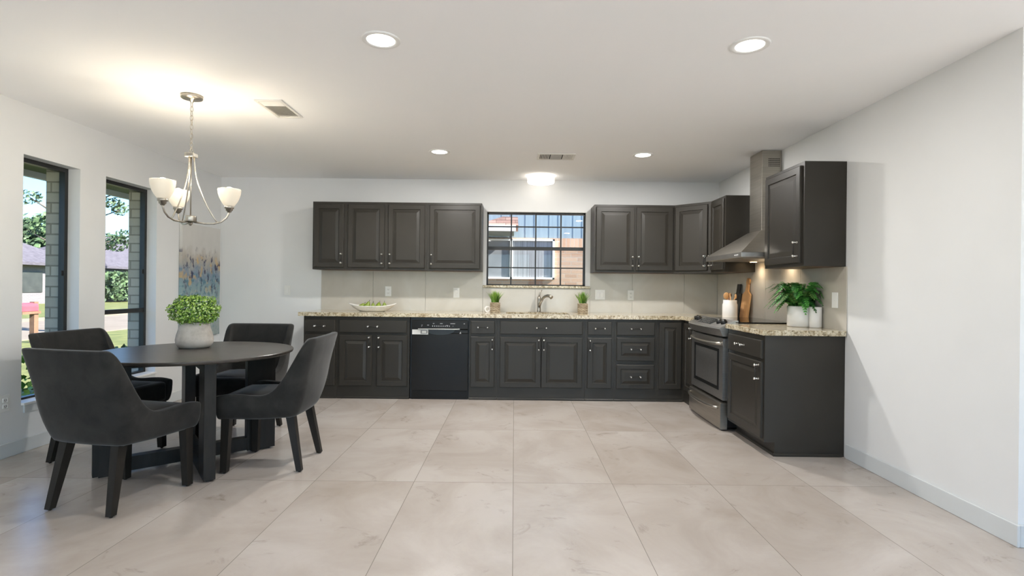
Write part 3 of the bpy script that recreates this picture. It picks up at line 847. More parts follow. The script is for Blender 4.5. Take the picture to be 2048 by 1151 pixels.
def grass_pot(loc, label, seed):
    t = thing('potted_grass', label, 'plant', loc, R(4 if seed == 1 else -3), 'grass plants in woven pots on the sink counter')
    w_ = 0.052
    mb = MB()
    mb.box(-w_, w_, -w_, w_, 0, 0.112, bev=0.006, seg=2)
    # rounded strands
    for i in range(9):
        z = 0.006 + i * 0.0125
        sq = [(-w_, -w_, z), (w_, -w_, z), (w_, w_, z), (-w_, w_, z)]
        for a_, b_ in zip(sq, sq[1:] + sq[:1]):
            mb.tube([a_, b_], 0.0056, 6)
    mb.done('woven_basket', 'basket', t)
    MB().box(-w_ + 0.008, w_ - 0.008, -w_ + 0.008, w_ - 0.008, 0.108, 0.114).done('soil', 'soil', t)
    random.seed(seed)
    mb = MB()
    for k in range(210):
        a_ = random.uniform(0, 2 * PI); r_ = random.uniform(0, 0.04)
        base = Vector((r_ * math.cos(a_), r_ * math.sin(a_), 0.11))
        lean = random.uniform(0.1, 1.0) * (r_ / 0.04) * 0.088 + 0.006
        hgt = random.uniform(0.11, 0.165) - lean * 0.3
        dr_ = Vector((math.cos(a_), math.sin(a_), 0)); sd_ = Vector((-math.sin(a_ + 0.7), math.cos(a_ + 0.7), 0))
        wd = random.uniform(0.0028, 0.0044); mi = random.choice((0, 0, 1, 1, 2, 3 if seed == 2 else 0))
        prev = None; lv = []
        for s_ in range(5):
            u = s_ / 4
            p = base + dr_ * lean * u ** 1.7 + Vector((0, 0, hgt * (u - 0.12 * u * u)))
            ww = wd * (1 - u) ** 0.6 + 0.0003
            lv.append((p - sd_ * ww, p + sd_ * ww))
        for (a0_, a1_), (b0_, b1_) in zip(lv, lv[1:]): mb.poly([a0_, a1_, b1_, b0_], mi)
    mb.done('grass_blades', ['leaf_a', 'leaf_b', 'leaf_c', 'leaf_d'], t, recalc=False)
    return t
grass_pot((-0.218, 6.12, ZC), 'small potted grass in woven basket, left of the faucet', 1)
grass_pot((0.775, 6.12, ZC), 'small potted grass in woven basket, right of the faucet', 2)

# boat bowl of pears
BY = 6.02
def bowl_pt(u, v, sc=1.0, dz=0.0):
    # u around, v 0 bottom .. 1 rim ; boat shape: long in x, pointed raised ends
    a_ = 2 * PI * u; cx_, sy_ = math.cos(a_), math.sin(a_)
    Lx = 0.135 + 0.135 * v ** 0.9; Ly = 0.05 + 0.05 * v ** 0.7
    e = abs(cx_) ** 3
    x = math.copysign(abs(cx_) ** (0.85 + 0.0 * v), cx_) * Lx * sc
    y = math.copysign(abs(sy_) ** (1.0 + 0.25 * v), sy_) * Ly * sc
    z = 0.062 * v + 0.030 * e * v ** 2 + dz
    return (x, y, z)
t = thing('boat_bowl', 'long white boat shaped bowl holding green pears on the counter', 'bowl', (-1.582, BY, ZC))
n = 48; loops = []
for v_ in (0.0, 0.15, 0.35, 0.6, 0.85, 1.0): loops.append([bowl_pt(i / n, v_) for i in range(n)])
for v_ in (1.0, 0.8, 0.5, 0.2): loops.append([bowl_pt(i / n, v_, 0.95 if v_ < 1 else 0.97, 0.006 if v_ < 1 else 0.002) for i in range(n)])
m = noisy('textured_white_bowl', (222, 219, 213), (232, 230, 226), 60, 0.45, bstr=0.9, bdist=0.004); M['bowl'] = m
o = MB().loft(loops, smooth=True).done('bowl_shell', 'bowl', t)
def pear(loc, tilt, rz, label, s_=1.0):
    t = thing('pear', label, 'fruit', loc, rz, 'pears in the boat bowl')
    t.rotation_euler = (tilt[0], tilt[1], rz)
    prof = [(0, -0.036), (0.018, -0.034), (0.031, -0.022), (0.035, -0.006), (0.030, 0.012), (0.020, 0.028), (0.014, 0.042), (0.008, 0.050), (0, 0.051)]
    MB().lathe([(a_ * s_, b_ * s_) for a_, b_ in prof], n=20).done('pear_body', 'pear', t)
    MB().tube([(0, 0, 0.048 * s_), (0.001, 0, 0.060 * s_), (0.005, 0, 0.072 * s_)], 0.0024, 6).done('pear_stem', 'stem', t)
pz = ZC + 0.052
pear((-1.705, BY, pz - 0.004), (0, R(38), 0), 0, 'leftmost green pear in the boat bowl')
pear((-1.640, BY + 0.012, pz + 0.012), (0, R(18), 0), 0.2, 'large green pear, second from the left in the boat bowl', 0.95)
pear((-1.572, BY - 0.018, pz - 0.002), (R(6), 0, 0), 0.5, 'upright green pear in the middle of the boat bowl', 0.9)
pear((-1.520, BY + 0.022, pz + 0.006), (R(-35), R(5), 0), 0.1, 'rounded green pear just right of the middle of the boat bowl')
pear((-1.448, BY, pz + 0.0), (R(0), R(-3), 0), 0.9, 'rightmost green pear in the boat bowl', 0.95)

# utensil crock
CX, CYY = 2.195, 5.50
t = thing('utensil_crock', 'white ceramic crock holding wooden utensils by the range', 'crock', (CX, CYY, ZC))
MB().lathe([(0, 0), (0.070, 0), (0.073, 0.006), (0.073, 0.135), (0.067, 0.150), (0.067, 0.178), (0.064, 0.180), (0.060, 0.176), (0.060, 0.012), (0, 0.012)], n=40).done('crock_body', 'ceramic', t)
def utensil(name, label, pts_, head, m_):
    mb = MB()
    mb.tube(pts_, 0.0055, 8)
    c_, rx, rz_, th_ = head
    if name == 'slotted_spatula':
        mb.box(c_[0] - rx, c_[0] + rx, c_[1] - th_, c_[1] + th_, c_[2] - rz_, c_[2] + rz_, bev=0.006, seg=2)
    else:
        mb.ball(c_, 1.0, 0, 16, (rx, th_, rz_))
    return tag(mb.done(name, m_), label, 'utensil', 'wooden utensils in the crock')
utensil('wooden_spoon', 'round headed light wooden spoon leaning left in the crock', [(CX + 0.02, CYY, ZC + 0.03), (CX - 0.032, CYY - 0.005, ZC + 0.20)], ((CX - 0.040, CYY - 0.008, ZC + 0.222), 0.031, 0.036, 0.007), 'wood_light')
utensil('wooden_spatula', 'darker wooden spatula standing upright at the back of the crock', [(CX + 0.0, CYY + 0.03, ZC + 0.03), (CX + 0.004, CYY + 0.03, ZC + 0.21)], ((CX + 0.004, CYY + 0.03, ZC + 0.228), 0.026, 0.026, 0.005), 'wood_dark')
utensil('wooden_stick', 'thin light wooden utensil handle leaning in the middle of the crock', [(CX + 0.01, CYY - 0.03, ZC + 0.03), (CX - 0.012, CYY - 0.03, ZC + 0.238)], ((CX - 0.012, CYY - 0.03, ZC + 0.24), 0.007, 0.012, 0.006), 'wood_light')
utensil('wooden_scraper', 'flat light wooden utensil leaning right in the crock', [(CX - 0.02, CYY - 0.01, ZC + 0.03), (CX + 0.045, CYY - 0.012, ZC + 0.205)], ((CX + 0.052, CYY - 0.014, ZC + 0.218), 0.011, 0.026, 0.006), 'wood_light')

# boards leaning on the right wall
def board(name, label, outline, th_, y, xbase, lean, mats, hole=None):
    # outline in (along y, up z)
    mb = MB().prism(outline, 0, -th_ / 2, th_ / 2)
    es = [e for e in mb.bm.edges]
    o = mb.done(name, mats)
    o.location = (xbase, y, ZC + 0.002); o.rotation_euler = (0, lean, 0)
    return tag(o, label, 'cutting board')
def paddle(wd, hb, hn, hr, hh):
    pts_ = [(-wd, 0), (wd, 0), (wd, hb - 0.03)]
    for k in range(1, 6): u = k / 6; pts_.append((wd - (wd - hn) * (0.5 - 0.5 * math.cos(PI * u)), hb - 0.03 + 0.05 * u))
    pts_.append((hn, hh - hr * 1.3))
    for k in range(0, 13):
        a_ = -PI * 0.28 + (PI * 1.56) * k / 12
        pts_.append((hr * math.cos(a_), hh + hr * math.sin(a_)))
    pts_.append((-hn, hh - hr * 1.3))
    for k in range(5, 0, -1): u = k / 6; pts_.append((-(wd - (wd - hn) * (0.5 - 0.5 * math.cos(PI * u))), hb - 0.03 + 0.05 * u))
    pts_.append((-wd, hb - 0.03))
    return pts_
o = board('cutting_board', 'light wooden paddle board with rounded handle leaning on the right wall', paddle(0.088, 0.26, 0.026, 0.036, 0.370), 0.018, 5.47, 2.325, R(7), 'wood_light')
o = board('cutting_board', 'dark slate board with squared handle behind the utensil crock', [(-0.085, 0), (0.085, 0), (0.085, 0.245), (0.05, 0.245), (0.05, 0.345), (-0.03, 0.345), (-0.03, 0.245), (-0.085, 0.245)], 0.012, 5.655, 2.315, R(7.5), 'slate')

# fern
FX, FY = 2.272, 4.30
t = thing('potted_fern', 'bushy green fern in round white pot on the short granite counter', 'plant', (FX, FY, ZC))
MB().lathe([(0, 0), (0.086, 0), (0.091, 0.006), (0.091, 0.160), (0.087, 0.162), (0.083, 0.158), (0.083, 0.14), (0, 0.14)], n=40).done('pot', 'ceramic', t)
MB().lathe([(0, 0.143), (0.082, 0.143)], n=24).done('soil', 'soil', t, recalc=False)
random.seed(11)
mb = MB()
for k in range(95):
    a_ = random.uniform(0, 2 * PI)
    if k < 5: a_ = PI * (0.85 + 0.08 * k)
    dx, dy = math.cos(a_), math.sin(a_)
    ln = random.uniform(0.13, 0.20) if k >= 5 else random.uniform(0.19, 0.24)
    if dx > 0.3: ln = min(ln, 0.13 / max(dx, 0.3) * 0.95)
    up_ = random.uniform(0.06, 0.215)
    mi = random.choice((0, 0, 1, 1, 2))
    P0 = Vector((dx * 0.03, dy * 0.03, 0.145)); n_ = 13
    last = P0
    spine = []
    for i in range(n_ + 1):
        u = i / n_
        reach = ln * (u ** 0.9)
        z = up_ * math.sin(min(u * 1.25, 1.0) * PI * 0.62) - 0.10 * u ** 3 * (1.2 - up_ * 4)
        p = Vector((dx * (0.03 + reach), dy * (0.03 + reach), 0.145 + z))
        p.x = min(p.x, XR - 0.02 - FX)
        spine.append(p)
    mb.tube(spine, 0.0012, 4, 1, caps=False)
    sd_ = Vector((-dy, dx, 0))
    for i in range(2, n_ + 1):
        u = i / n_; p = spine[i]; tg = (spine[i] - spine[i - 1]).normalized()
        pl = 0.034 * math.sin(PI * min(1, (0.15 + 0.85 * (1 - u)) ** 0.8)) + 0.005
        pl = 0.042 * (1 - u) ** 0.6 + 0.008 if u > 0.25 else 0.036
        for s_ in (-1, 1):
            dd_ = (sd_ * s_ + tg * 0.45 + Vector((0, 0, -0.15))).normalized()
            nn = tg
            tip = p + dd_ * pl; q = 0.0105
            if tip.x > XR - 0.015 - FX: continue
            mb.poly([p - nn * q * 0.6, p + dd_ * pl * 0.55 - nn * q * 0.75, tip, p + dd_ * pl * 0.5 + nn * q * 0.75, p + nn * q * 0.6], mi)
mb.done('fronds', ['fern_a', 'fern_b', 'fern_c'], t, recalc=False)
o = MB().lathe([(0, 0), (0.040, 0), (0.044, 0.005), (0.044, 0.158), (0.040, 0.160), (0, 0.160)], n=32).done('canister', 'ceramic')
tag(o, 'slim white ceramic canister standing just right of the fern pot', 'canister'); o.location = (2.331, 4.178, ZC)

# ------------------------------------------------------------------ switches and outlets
def plate(loc, rz, kind_, label, ww=0.072, hh=0.115):
    t = thing('outlet' if kind_ == 'outlet' else 'light_switch', label, 'outlet' if kind_ == 'outlet' else 'switch', loc, rz)
    MB().box(-ww / 2, ww / 2, -0.006, 0, -hh / 2, hh / 2, bev=0.002, seg=2).done('wall_plate', 'plastic', t)
    if kind_ == 'outlet':
        for zz_ in (-0.021, 0.021):
            s = MB().box(-0.017, 0.017, -0.009, -0.006, zz_ - 0.0145, zz_ + 0.0145, bev=0.004, seg=2).done('socket', 'plastic', t)
            MB().box(-0.008, -0.005, -0.0097, -0.009, zz_ - 0.004, zz_ + 0.006).box(0.005, 0.008, -0.0097, -0.009, zz_ - 0.004, zz_ + 0.006).box(-0.002, 0.002, -0.0097, -0.009, zz_ - 0.010, zz_ - 0.006).done('slots', 'slot', s)
    elif kind_ == 'rocker':
        n_ = 2 if ww > 0.1 else 1
        for i in range(n_):
            c_ = (i - (n_ - 1) / 2) * 0.046
            MB().box(c_ - 0.017, c_ + 0.017, -0.010, -0.006, -0.033, 0.033, bev=0.003).done('rocker', 'white', t)
    else:
        MB().box(-0.004, 0.004, -0.010, -0.006, -0.005, 0.005, bev=0.001).done('toggle', 'white', t)
    return t
plate((-2.666, D, 1.132), 0, 'rocker', 'white light switch on the bare back wall left of the cabinets')
plate((-1.48, D - 0.009, 1.133), 0, 'outlet', 'white outlet on the backsplash above the pear bowl')
plate((-0.681, D - 0.009, 1.124), 0, 'rocker', 'single white switch on the backsplash above the dishwasher')
plate((1.005, D - 0.009, 1.119), 0, 'rocker', 'double white switch plate on the backsplash beside the right grass plant', 0.118)
plate((1.363, D - 0.009, 1.117), 0, 'outlet', 'white outlet on the backsplash right of the double switch')
plate((XR - 0.009, 4.005, 1.127), RZ, 'toggle', 'small white switch plate on the right wall beside the fern')
plate((XL, 3.664, 0.372), PI / 2, 'outlet', 'white outlet low on the left wall beside the first tall window')

# ------------------------------------------------------------------ painting
t = thing('painting', 'tall abstract canvas in blues and golds on the left wall', 'painting', (XL, 5.91, 0.62), 0)
o = MB().box(0.002, 0.034, -0.36, 0.36, 0, 1.21, bev=0.002).done('canvas', 'art', t)

# ------------------------------------------------------------------ dining table
TXC, TYC = -2.15, 3.67
t = thing('dining_table', 'round dark wooden dining table on crossed open frames', 'table', (TXC, TYC, 0), R(41))
TR = 0.605
MB().lathe([(0, 0.720), (TR - 0.018, 0.720), (TR - 0.004, 0.727), (TR, 0.738), (TR, 0.742), (TR - 0.003, 0.745), (0, 0.745)], n=96, smooth=False).done('tabletop', 'table', t)
def frame(ang, notch):
    A = 0.50; pw = 0.19; th_ = 0.033
    A0 = 0.56 if notch else 0.52
    legs = [MB().box(-A0 + pw, A - pw, -th_, th_, 0.018, 0.105 if notch else 0.104).done('lower_rail', 'leg', t),
            MB().box(-A0 + pw, A - pw, -th_, th_, 0.66 if notch else 0.661, 0.7195).done('upper_rail', 'leg', t)]
    for s_ in (-1, 1):
        a_, b_ = (-A0, -A0 + pw) if s_ < 0 else (A - pw, A)
        l_ = MB().box(a_, b_, -th_, th_, 0.012, 0.7195, bev=0.002).box(a_ + 0.03, b_ - 0.03, -0.015, 0.015, 0.0, 0.012).done('leg', 'leg', t)
        legs.append(l_)
    for q in legs:
        for v_ in q.data.vertices: v_.co = Matrix.Rotation(ang, 3, 'Z') @ v_.co
frame(0, True); frame(R(87), False)

# plant on table
t = thing('potted_plant', 'round bushy green plant in tapered concrete pot on the dining table', 'plant', (-2.268, 3.835, 0.745))
MB().lathe([(0, 0), (0.088, 0), (0.104, 0.010), (0.117, 0.032), (0.120, 0.058), (0.113, 0.095), (0.099, 0.140), (0.090, 0.178), (0.086, 0.182), (0.083, 0.176), (0.084, 0.15), (0, 0.15)], n=48).done('pot', 'concrete', t)
MB().lathe([(0, 0.153), (0.078, 0.153)], n=24).done('soil', 'soil', t, recalc=False)
random.seed(3)
mb = MB()
cc = Vector((0, 0, 0.262)); rx_, rz_ = 0.165, 0.118
for k in range(4600):
    d_ = Vector((random.gauss(0, 1), random.gauss(0, 1), random.gauss(0, 1))).normalized()
    rr_ = random.uniform(0.55, 1.0) ** 0.5
    lump = 1 + 0.08 * math.sin(d_.x * 9 + 1) * math.cos(d_.y * 8) + 0.06 * math.sin(d_.z * 11)
    p = cc + Vector((d_.x * rx_, d_.y * rx_, d_.z * rz_)) * rr_ * lump
    if p.z < 0.175 and (p.xy.length < 0.06): continue
    nrm_ = (d_ + Vector((random.gauss(0, .5), random.gauss(0, .5), random.gauss(0, .5) + 0.3))).normalized()
    a_ = nrm_.orthogonal().normalized(); b_ = nrm_.cross(a_)
    s_ = random.uniform(0.0045, 0.0085)
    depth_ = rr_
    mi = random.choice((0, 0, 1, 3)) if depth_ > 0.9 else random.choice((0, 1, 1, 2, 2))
    pts_ = []
    for q in range(6):
        an_ = 2 * PI * q / 6
        pts_.append(p + a_ * math.cos(an_) * s_ + b_ * math.sin(an_) * s_ * 0.8)
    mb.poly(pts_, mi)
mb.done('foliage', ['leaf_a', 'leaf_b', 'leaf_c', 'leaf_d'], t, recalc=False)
mb = MB()
for k in range(16):
    a_ = 2 * PI * k / 16
    mb.tube([(0.01 * math.cos(a_), 0.01 * math.sin(a_), 0.15), (0.05 * math.cos(a_), 0.05 * math.sin(a_), 0.21), (0.11 * math.cos(a_), 0.11 * math.sin(a_), 0.27)], 0.0018, 5)
mb.done('stems', 'leaf_c', t)

# ------------------------------------------------------------------ chairs (local: faces +y)
def chair_shell():
    # path of the U: front-left -> rear -> front-right, as (x, y, p) with p = distance from the front
    wF, wB, yF, yR, rc = 0.266, 0.252, 0.25, -0.245, 0.075
    path = []
    ns = 12
    path.append((-wF, yF + 0.004, Vector((-1, 0.0, 0))))
    for i in range(ns + 1):
        u = i / ns; y = yF + (yR + rc - yF) * u; x = -(wF + (wB - wF) * u)
        path.append((x, y, Vector((-1, 0.0, 0))))
    for i in range(1, 6):
        a_ = PI + (PI / 2) * i / 6
        path.append((-wB + rc + rc * math.cos(a_), yR + rc + rc * math.sin(a_), Vector((math.cos(a_), math.sin(a_), 0))))
    nb = 8
    for i in range(nb + 1):
        x = -wB + rc + (2 * (wB - rc)) * i / nb
        path.append((x, yR - 0.012 * (1 - (2 * i / nb - 1) ** 2), Vector((0, -1, 0))))
    left = path[:ns + 7]
    for (x, y, n_) in reversed(left): path.append((-x, y, Vector((-n_.x, n_.y, 0))))
    mb = MB(); bm = mb.bm; cols = []
    def top(y):
        d_ = yF - y
        pts_ = [(0, .495), (.05, .507), (.12, .508), (.24, .497), (.30, .503), (.345, .535), (.38, .60), (.41, .70), (.435, .80), (.452, .848), (.48, .862)]
        if d_ >= .48: return .862
        for (a_, b_), (c_, e_) in zip(pts_, pts_[1:]):
            if a_ <= d_ <= c_: return b_ + (e_ - b_) * (d_ - a_) / (c_ - a_)
        return .495
    for (x, y, n_) in path:
        h = top(y)
        back = max(0.0, min(1.0, (yF - y - 0.26) / 0.2))
        def pos(z, inset):
            k = max(0, (z - 0.36) / 0.5)
            bulge = 0.012 * math.sin(PI * min(1, k * 1.6)) - 0.02 * max(0, (0.40 - z) / 0.04) * 0.6
            lean = 0.115 * back * k ** 1.15
            px_ = x + n_.x * (bulge - inset) + (math.copysign(0.046 * k * back, x) if abs(x) > 0.05 else 0)
            py_ = y + n_.y * (bulge - inset) - lean
            return Vector((px_, py_, z))
        th_ = 0.042 + 0.012 * back
        col = []
        zb = 0.352 - 0.012 * (1 - back)
        zs = [zb] + [zb + 0.016 + (h - zb - 0.028) * i / 5 for i in range(6)]
        for z in zs: col.append(pos(z, 0.0 if z > zb else 0.012))
        col.append(pos(h - 0.002, 0.006)); col.append(pos(h, th_ * 0.5)); col.append(pos(h - 0.002, th_ - 0.006))
        for i in range(5, -1, -1):
            z = 0.40 + (h - 0.012 - 0.40) * i / 5
            col.append(pos(z, th_))
        col.append(pos(zb, th_))
        cols.append([bm.verts.new(q) for q in col])
    n_ = len(cols[0])
    for a_, b_ in zip(cols, cols[1:]):
        for i in range(n_):
            f = bm.faces.new((a_[i], a_[(i + 1) % n_], b_[(i + 1) % n_], b_[i])); f.smooth = True
    bm.faces.new(cols[0][::-1]); bm.faces.new(cols[-1])
    return mb
chair = thing('dining_chair', 'charcoal velvet dining chair in front, its back toward the viewer', 'chair', (0, 0, 0), 0, 'velvet chairs around the dining table')
o = chair_shell().done('upholstered_back', 'velvet', chair); subsurf(o, 1)
mb = MB()
def cush(z, ins, crown=0): return [(-0.216 + ins, -0.20 + ins * 0.3, z), (0.216 - ins, -0.20 + ins * 0.3, z), (0.222 - ins, 0.252 - ins, z), (-0.222 + ins, 0.252 - ins, z)]
mb.box(-0.222, 0.222, -0.205, 0.256, 0.345, 0.487, bev=0.028, seg=3)
for v_ in mb.bm.verts:
    if v_.co.z > 0.47:
        v_.co.z += 0.0
o = mb.done('seat_cushion', 'velvet', chair); smooth(o)
mb = MB()
bmx = 10
# gently crowned top pad
grid = [[None] * (bmx + 1) for _ in range(bmx + 1)]
for i in range(bmx + 1):
    for j in range(bmx + 1):
        u, v_ = i / bmx * 2 - 1, j / bmx * 2 - 1
        grid[i][j] = mb.bm.verts.new((0.214 * u, 0.022 + 0.222 * v_, 0.470 + 0.036 * (1 - u ** 4) * (1 - v_ ** 4)))
for i in range(bmx):
    for j in range(bmx):
        f = mb.bm.faces.new((grid[i][j], grid[i + 1][j], grid[i + 1][j + 1], grid[i][j + 1])); f.smooth = True
rim_ = [grid[i][0] for i in range(bmx + 1)] + [grid[bmx][j] for j in range(1, bmx + 1)] + [grid[i][bmx] for i in range(bmx - 1, -1, -1)] + [grid[0][j] for j in range(bmx - 1, 0, -1)]
mb.bm.faces.new(rim_)
o = mb.done('seat_pad', 'velvet', chair)
def chair_leg(x0_, y0_, x1_, y1_, w0, w1):
    mb = MB()
    lp = []
    for (x, y, z, w_) in ((x0_, y0_, 0.365, w0), (x1_, y1_, 0.008, w1)):
        lp.append([(x - w_, y - w_, z), (x + w_, y - w_, z), (x + w_, y + w_, z), (x - w_, y + w_, z)])
    mb.loft(lp)
    mb.lathe([(0.008, 0.0), (0.010, 0.008)], (x1_, y1_, 0), 10)
    return mb.done('leg', 'leg', chair)
for s_ in (-1, 1):
    chair_leg(s_ * 0.165, -0.175, s_ * 0.195, -0.245, 0.026, 0.017)
    chair_leg(s_ * 0.215, 0.205, s_ * 0.222, 0.215, 0.026, 0.020)
# place: A front-left (first), B window side, C right side, D rear
chair.location = (-2.190, 3.04, 0); chair.rotation_euler = (0, 0, R(-12))
G = 'velvet chairs around the dining table'
dup(chair, (-2.800, 3.745, 0), R(-97), 'charcoal velvet dining chair between the table and the tall windows', G)
dup(chair, (-1.620, 3.655, 0), R(92), 'charcoal velvet dining chair on the right, turned sideways toward the kitchen', G)
dup(chair, (-2.170, 4.330, 0), R(181), 'charcoal velvet dining chair at the far side, facing the viewer', G)

# ------------------------------------------------------------------ chandelier
HX_, HY_ = -2.168, 3.605
t = thing('chandelier', 'brushed nickel chandelier with three frosted glass shades over the table', 'chandelier', (HX_, HY_, HC))
MB().lathe([(0, 0), (0.066, 0), (0.066, -0.018), (0.062, -0.022), (0.014, -0.024), (0.010, -0.045), (0, -0.047)], n=40).done('ceiling_canopy', 'nickel', t)
mb = MB()
zt_, zb_ = -0.045, -0.375
nl = 11; lk = (zt_ - zb_) / nl
for i in range(nl):
    zc_ = zt_ - lk * (i + 0.5); pts_ = []
    for k in range(17):
        a_ = 2 * PI * k / 16
        q = 0.0095 * math.cos(a_); pts_.append((q if i % 2 else 0, 0 if i % 2 else q, zc_ + (lk * 0.62) * math.sin(a_)))
    mb.tube(pts_, 0.0020, 6, caps=False)
mb.tube([(0.004 * math.sin(i), 0.004 * math.cos(i), zt_ + (zb_ - zt_) * i / 20) for i in range(21)], 0.0014, 5)
mb.done('chain', 'nickel', t)
MB().box(-0.030, 0.030, -0.030, 0.030, -0.412, -0.385, bev=0.004, seg=2).done('top_block', 'nickel', t)
ring = []
MB().tube([(0.016 * math.cos(2 * PI * k / 16), 0, -0.376 + 0.018 * math.sin(2 * PI * k / 16)) for k in range(17)], 0.0022, 6, caps=False).done('hanging_loop', 'nickel', t)
MB().tube([(0, 0, -0.40), (0, 0, -0.80)], 0.0045, 8).done('centre_rod', 'nickel', t)
MB().lathe([(0, -0.803), (0.035, -0.803), (0.036, -0.808), (0.036, -0.838), (0.033, -0.842), (0.016, -0.843), (0.013, -0.856), (0.006, -0.866), (0, -0.868)], n=28).done('hub', 'nickel', t)
RA = 0.23
for deg in (20, -100, 140):
    a_ = R(deg); ca, sa = math.cos(a_), math.sin(a_)
    def A(r, z): return (r * ca, r * sa, z)
    arm = MB().tube([A(0.02, -0.842), A(0.08, -0.850), A(0.14, -0.848), A(0.185, -0.832), A(0.213, -0.806), A(0.227, -0.778), A(RA, -0.762)], 0.0058, 10).done('arm', 'nickel', t)
    ro = [A(0.018, -0.405)]
    for k in range(1, 13):
        u = k / 12; ro.append(A(0.018 + 0.142 * u ** 2.0, -0.405 - 0.438 * u))
    MB().tube(ro, 0.0042, 8).done('curved_rod', 'nickel', arm)
    MB().lathe([(0, -0.765), (0.013, -0.765), (0.015, -0.757), (0.021, -0.755), (0.022, -0.742), (0.029, -0.740), (0.030, -0.722), (0, -0.722)], A(RA, 0), 24).done('socket_cup', 'nickel', arm)
    sh = MB().lathe([(0.026, -0.728), (0.036, -0.716), (0.050, -0.694), (0.062, -0.668), (0.070, -0.640), (0.0725, -0.615), (0.0715, -0.608), (0.069, -0.612), (0.0665, -0.640), (0.058, -0.668), (0.046, -0.694), (0.032, -0.714), (0.0, -0.722)], A(RA, 0), 36).done('glass_shade', 'shade', t)
    MB().lathe([(0, -0.716), (0.013, -0.714), (0.014, -0.69), (0.022, -0.665), (0.029, -0.635), (0.027, -0.612), (0.016, -0.597), (0, -0.592)], A(RA, 0), 20).done('light_bulb', 'bulb', sh)
    l = bpy.data.lights.new('bulb_light', 'POINT'); l.energy = BULB_POWER; l.color = (1, 0.90, 0.74); l.shadow_soft_size = 0.03
    lo_ = bpy.data.objects.new('bulb_light', l); COL.objects.link(lo_); lo_.parent = t; lo_.location = A(RA, -0.560)

# ------------------------------------------------------------------ ceiling lights and vents
def can(x, y, label, power=CAN_POWER):
    t = thing('recessed_light', label, 'ceiling light', (x, y, HC), 0, 'recessed ceiling lights')
    MB().lathe([(0.098, 0.0), (0.098, -0.004), (0.094, -0.007), (0.072, -0.005), (0.070, 0.0)], n=48).done('trim_ring', 'white', t)
    MB().lathe([(0.070, -0.0035), (0, -0.0035)], n=40, smooth=False).done('diffuser', 'led', t, recalc=False)
    l = bpy.data.lights.new('led_lamp', 'AREA'); l.shape = 'DISK'; l.size = 0.13; l.energy = power; l.color = (1.0, 0.97, 0.93)
    lo_ = bpy.data.objects.new('led_lamp', l); COL.objects.link(lo_); lo_.parent = t; lo_.location = (0, 0, -0.009)
    return t
can(-0.695, 2.755, 'large round recessed light in the ceiling, nearest and left of centre', CAN_POWER * 1.1)
can(1.194, 2.770, 'large round recessed light in the ceiling, nearest and right of centre', CAN_POWER * 0.7)
can(-0.713, 5.033, 'small round recessed light in the ceiling above the dishwasher', CAN_POWER * 2.2)
can(1.193, 5.073, 'small round recessed light in the ceiling above the drawer stack', CAN_POWER * 2.2)
for x, y in ((-0.7, 0.47), (1.19, 0.47), (3.4, 0.47), (-0.7, -1.82), (1.19, -1.82), (3.4, -1.82), (-2.6, 0.47), (-2.6, -1.82)):  # out of view, added to even out the room light
    can(x, y, 'unseen round recessed light added behind the viewer to brighten the room', REAR_POWER)
t = thing('flush_ceiling_light', 'round drum ceiling light glowing above the kitchen window', 'ceiling light', (0.285, 6.090, HC))
MB().lathe([(0, 0), (0.145, 0), (0.145, -0.014), (0, -0.014)], n=48).done('base_plate', 'white', t)
MB().lathe([(0.150, -0.014), (0.152, -0.030), (0.152, -0.070), (0.146, -0.080), (0.12, -0.086), (0, -0.088)], n=56).done('drum_diffuser', 'drum', t)

def vent(name, label, loc, sx_, sy_, kind_):
    t = thing(name, label, 'vent', loc)
    fw = 0.022
    mb = MB()
    a_, b_ = sx_ / 2, sy_ / 2
    mb.box(-a_, a_, -b_, -b_ + fw, -0.008, 0, bev=0.002).box(-a_, a_, b_ - fw, b_, -0.008, 0, bev=0.002)
    mb.box(-a_, -a_ + fw, -b_ + fw, b_ - fw, -0.008, 0, bev=0.002).box(a_ - fw, a_, -b_ + fw, b_ - fw, -0.008, 0, bev=0.002)
    mb.done('vent_frame', 'grille', t)
    if kind_ == 'far':
        MB().box(-a_ + fw, a_ - fw, -b_ + fw, b_ - fw, -0.002, -0.0002).done('cavity', 'vent_black', t)
        third = (sx_ - 2 * fw) / 3
        for i in range(7):
            for s_ in (-1, 1):
                xx = s_ * (third / 2 + 0.012 + i * 0.0145)
                mb = MB().prism([(xx, -0.0015), (xx + s_ * 0.0095, -0.009), (xx + s_ * 0.0105, -0.009), (xx + s_ * 0.004, -0.0015)], 1, -b_ + fw, b_ - fw)
                mb.done('louver', 'grille', t)
        mb = MB()
        for j in range(11):
            yy = -b_ + fw + 0.006 + j * (sy_ - 2 * fw - 0.012) / 11
            MB().prism([(yy, -0.0015), (yy + 0.012, -0.008), (yy + 0.0135, -0.008), (yy + 0.003, -0.0015)], 0, -third / 2, third / 2).done('louver', 'vent_dark', t)
    else:
        MB().box(-a_ + fw, a_ - fw, -b_ + fw, b_ - fw, -0.002, -0.0002).done('cavity', 'vent_dark', t)
        for j in range(7):
            yy = -b_ + fw + 0.008 + j * 0.012
            MB().prism([(yy, -0.0015), (yy + 0.008, -0.008), (yy + 0.0095, -0.008), (yy + 0.003, -0.0015)], 0, -a_ + fw, a_ - fw).done('louver', 'grille', t)
        for i in range(12):
            xx = -a_ + fw + 0.006 + i * (sx_ - 2 * fw - 0.01) / 12
            MB().prism([(xx, -0.0015), (xx + 0.007, -0.008), (xx + 0.0085, -0.008), (xx + 0.002, -0.0015)], 1, -b_ + fw + 0.10, b_ - fw - 0.03).done('louver', 'grille', t)
    return t
vent('ceiling_vent', 'pale air vent in the ceiling beside the chandelier', (-1.690, 3.855, HC), 0.19, 0.38, 'near')
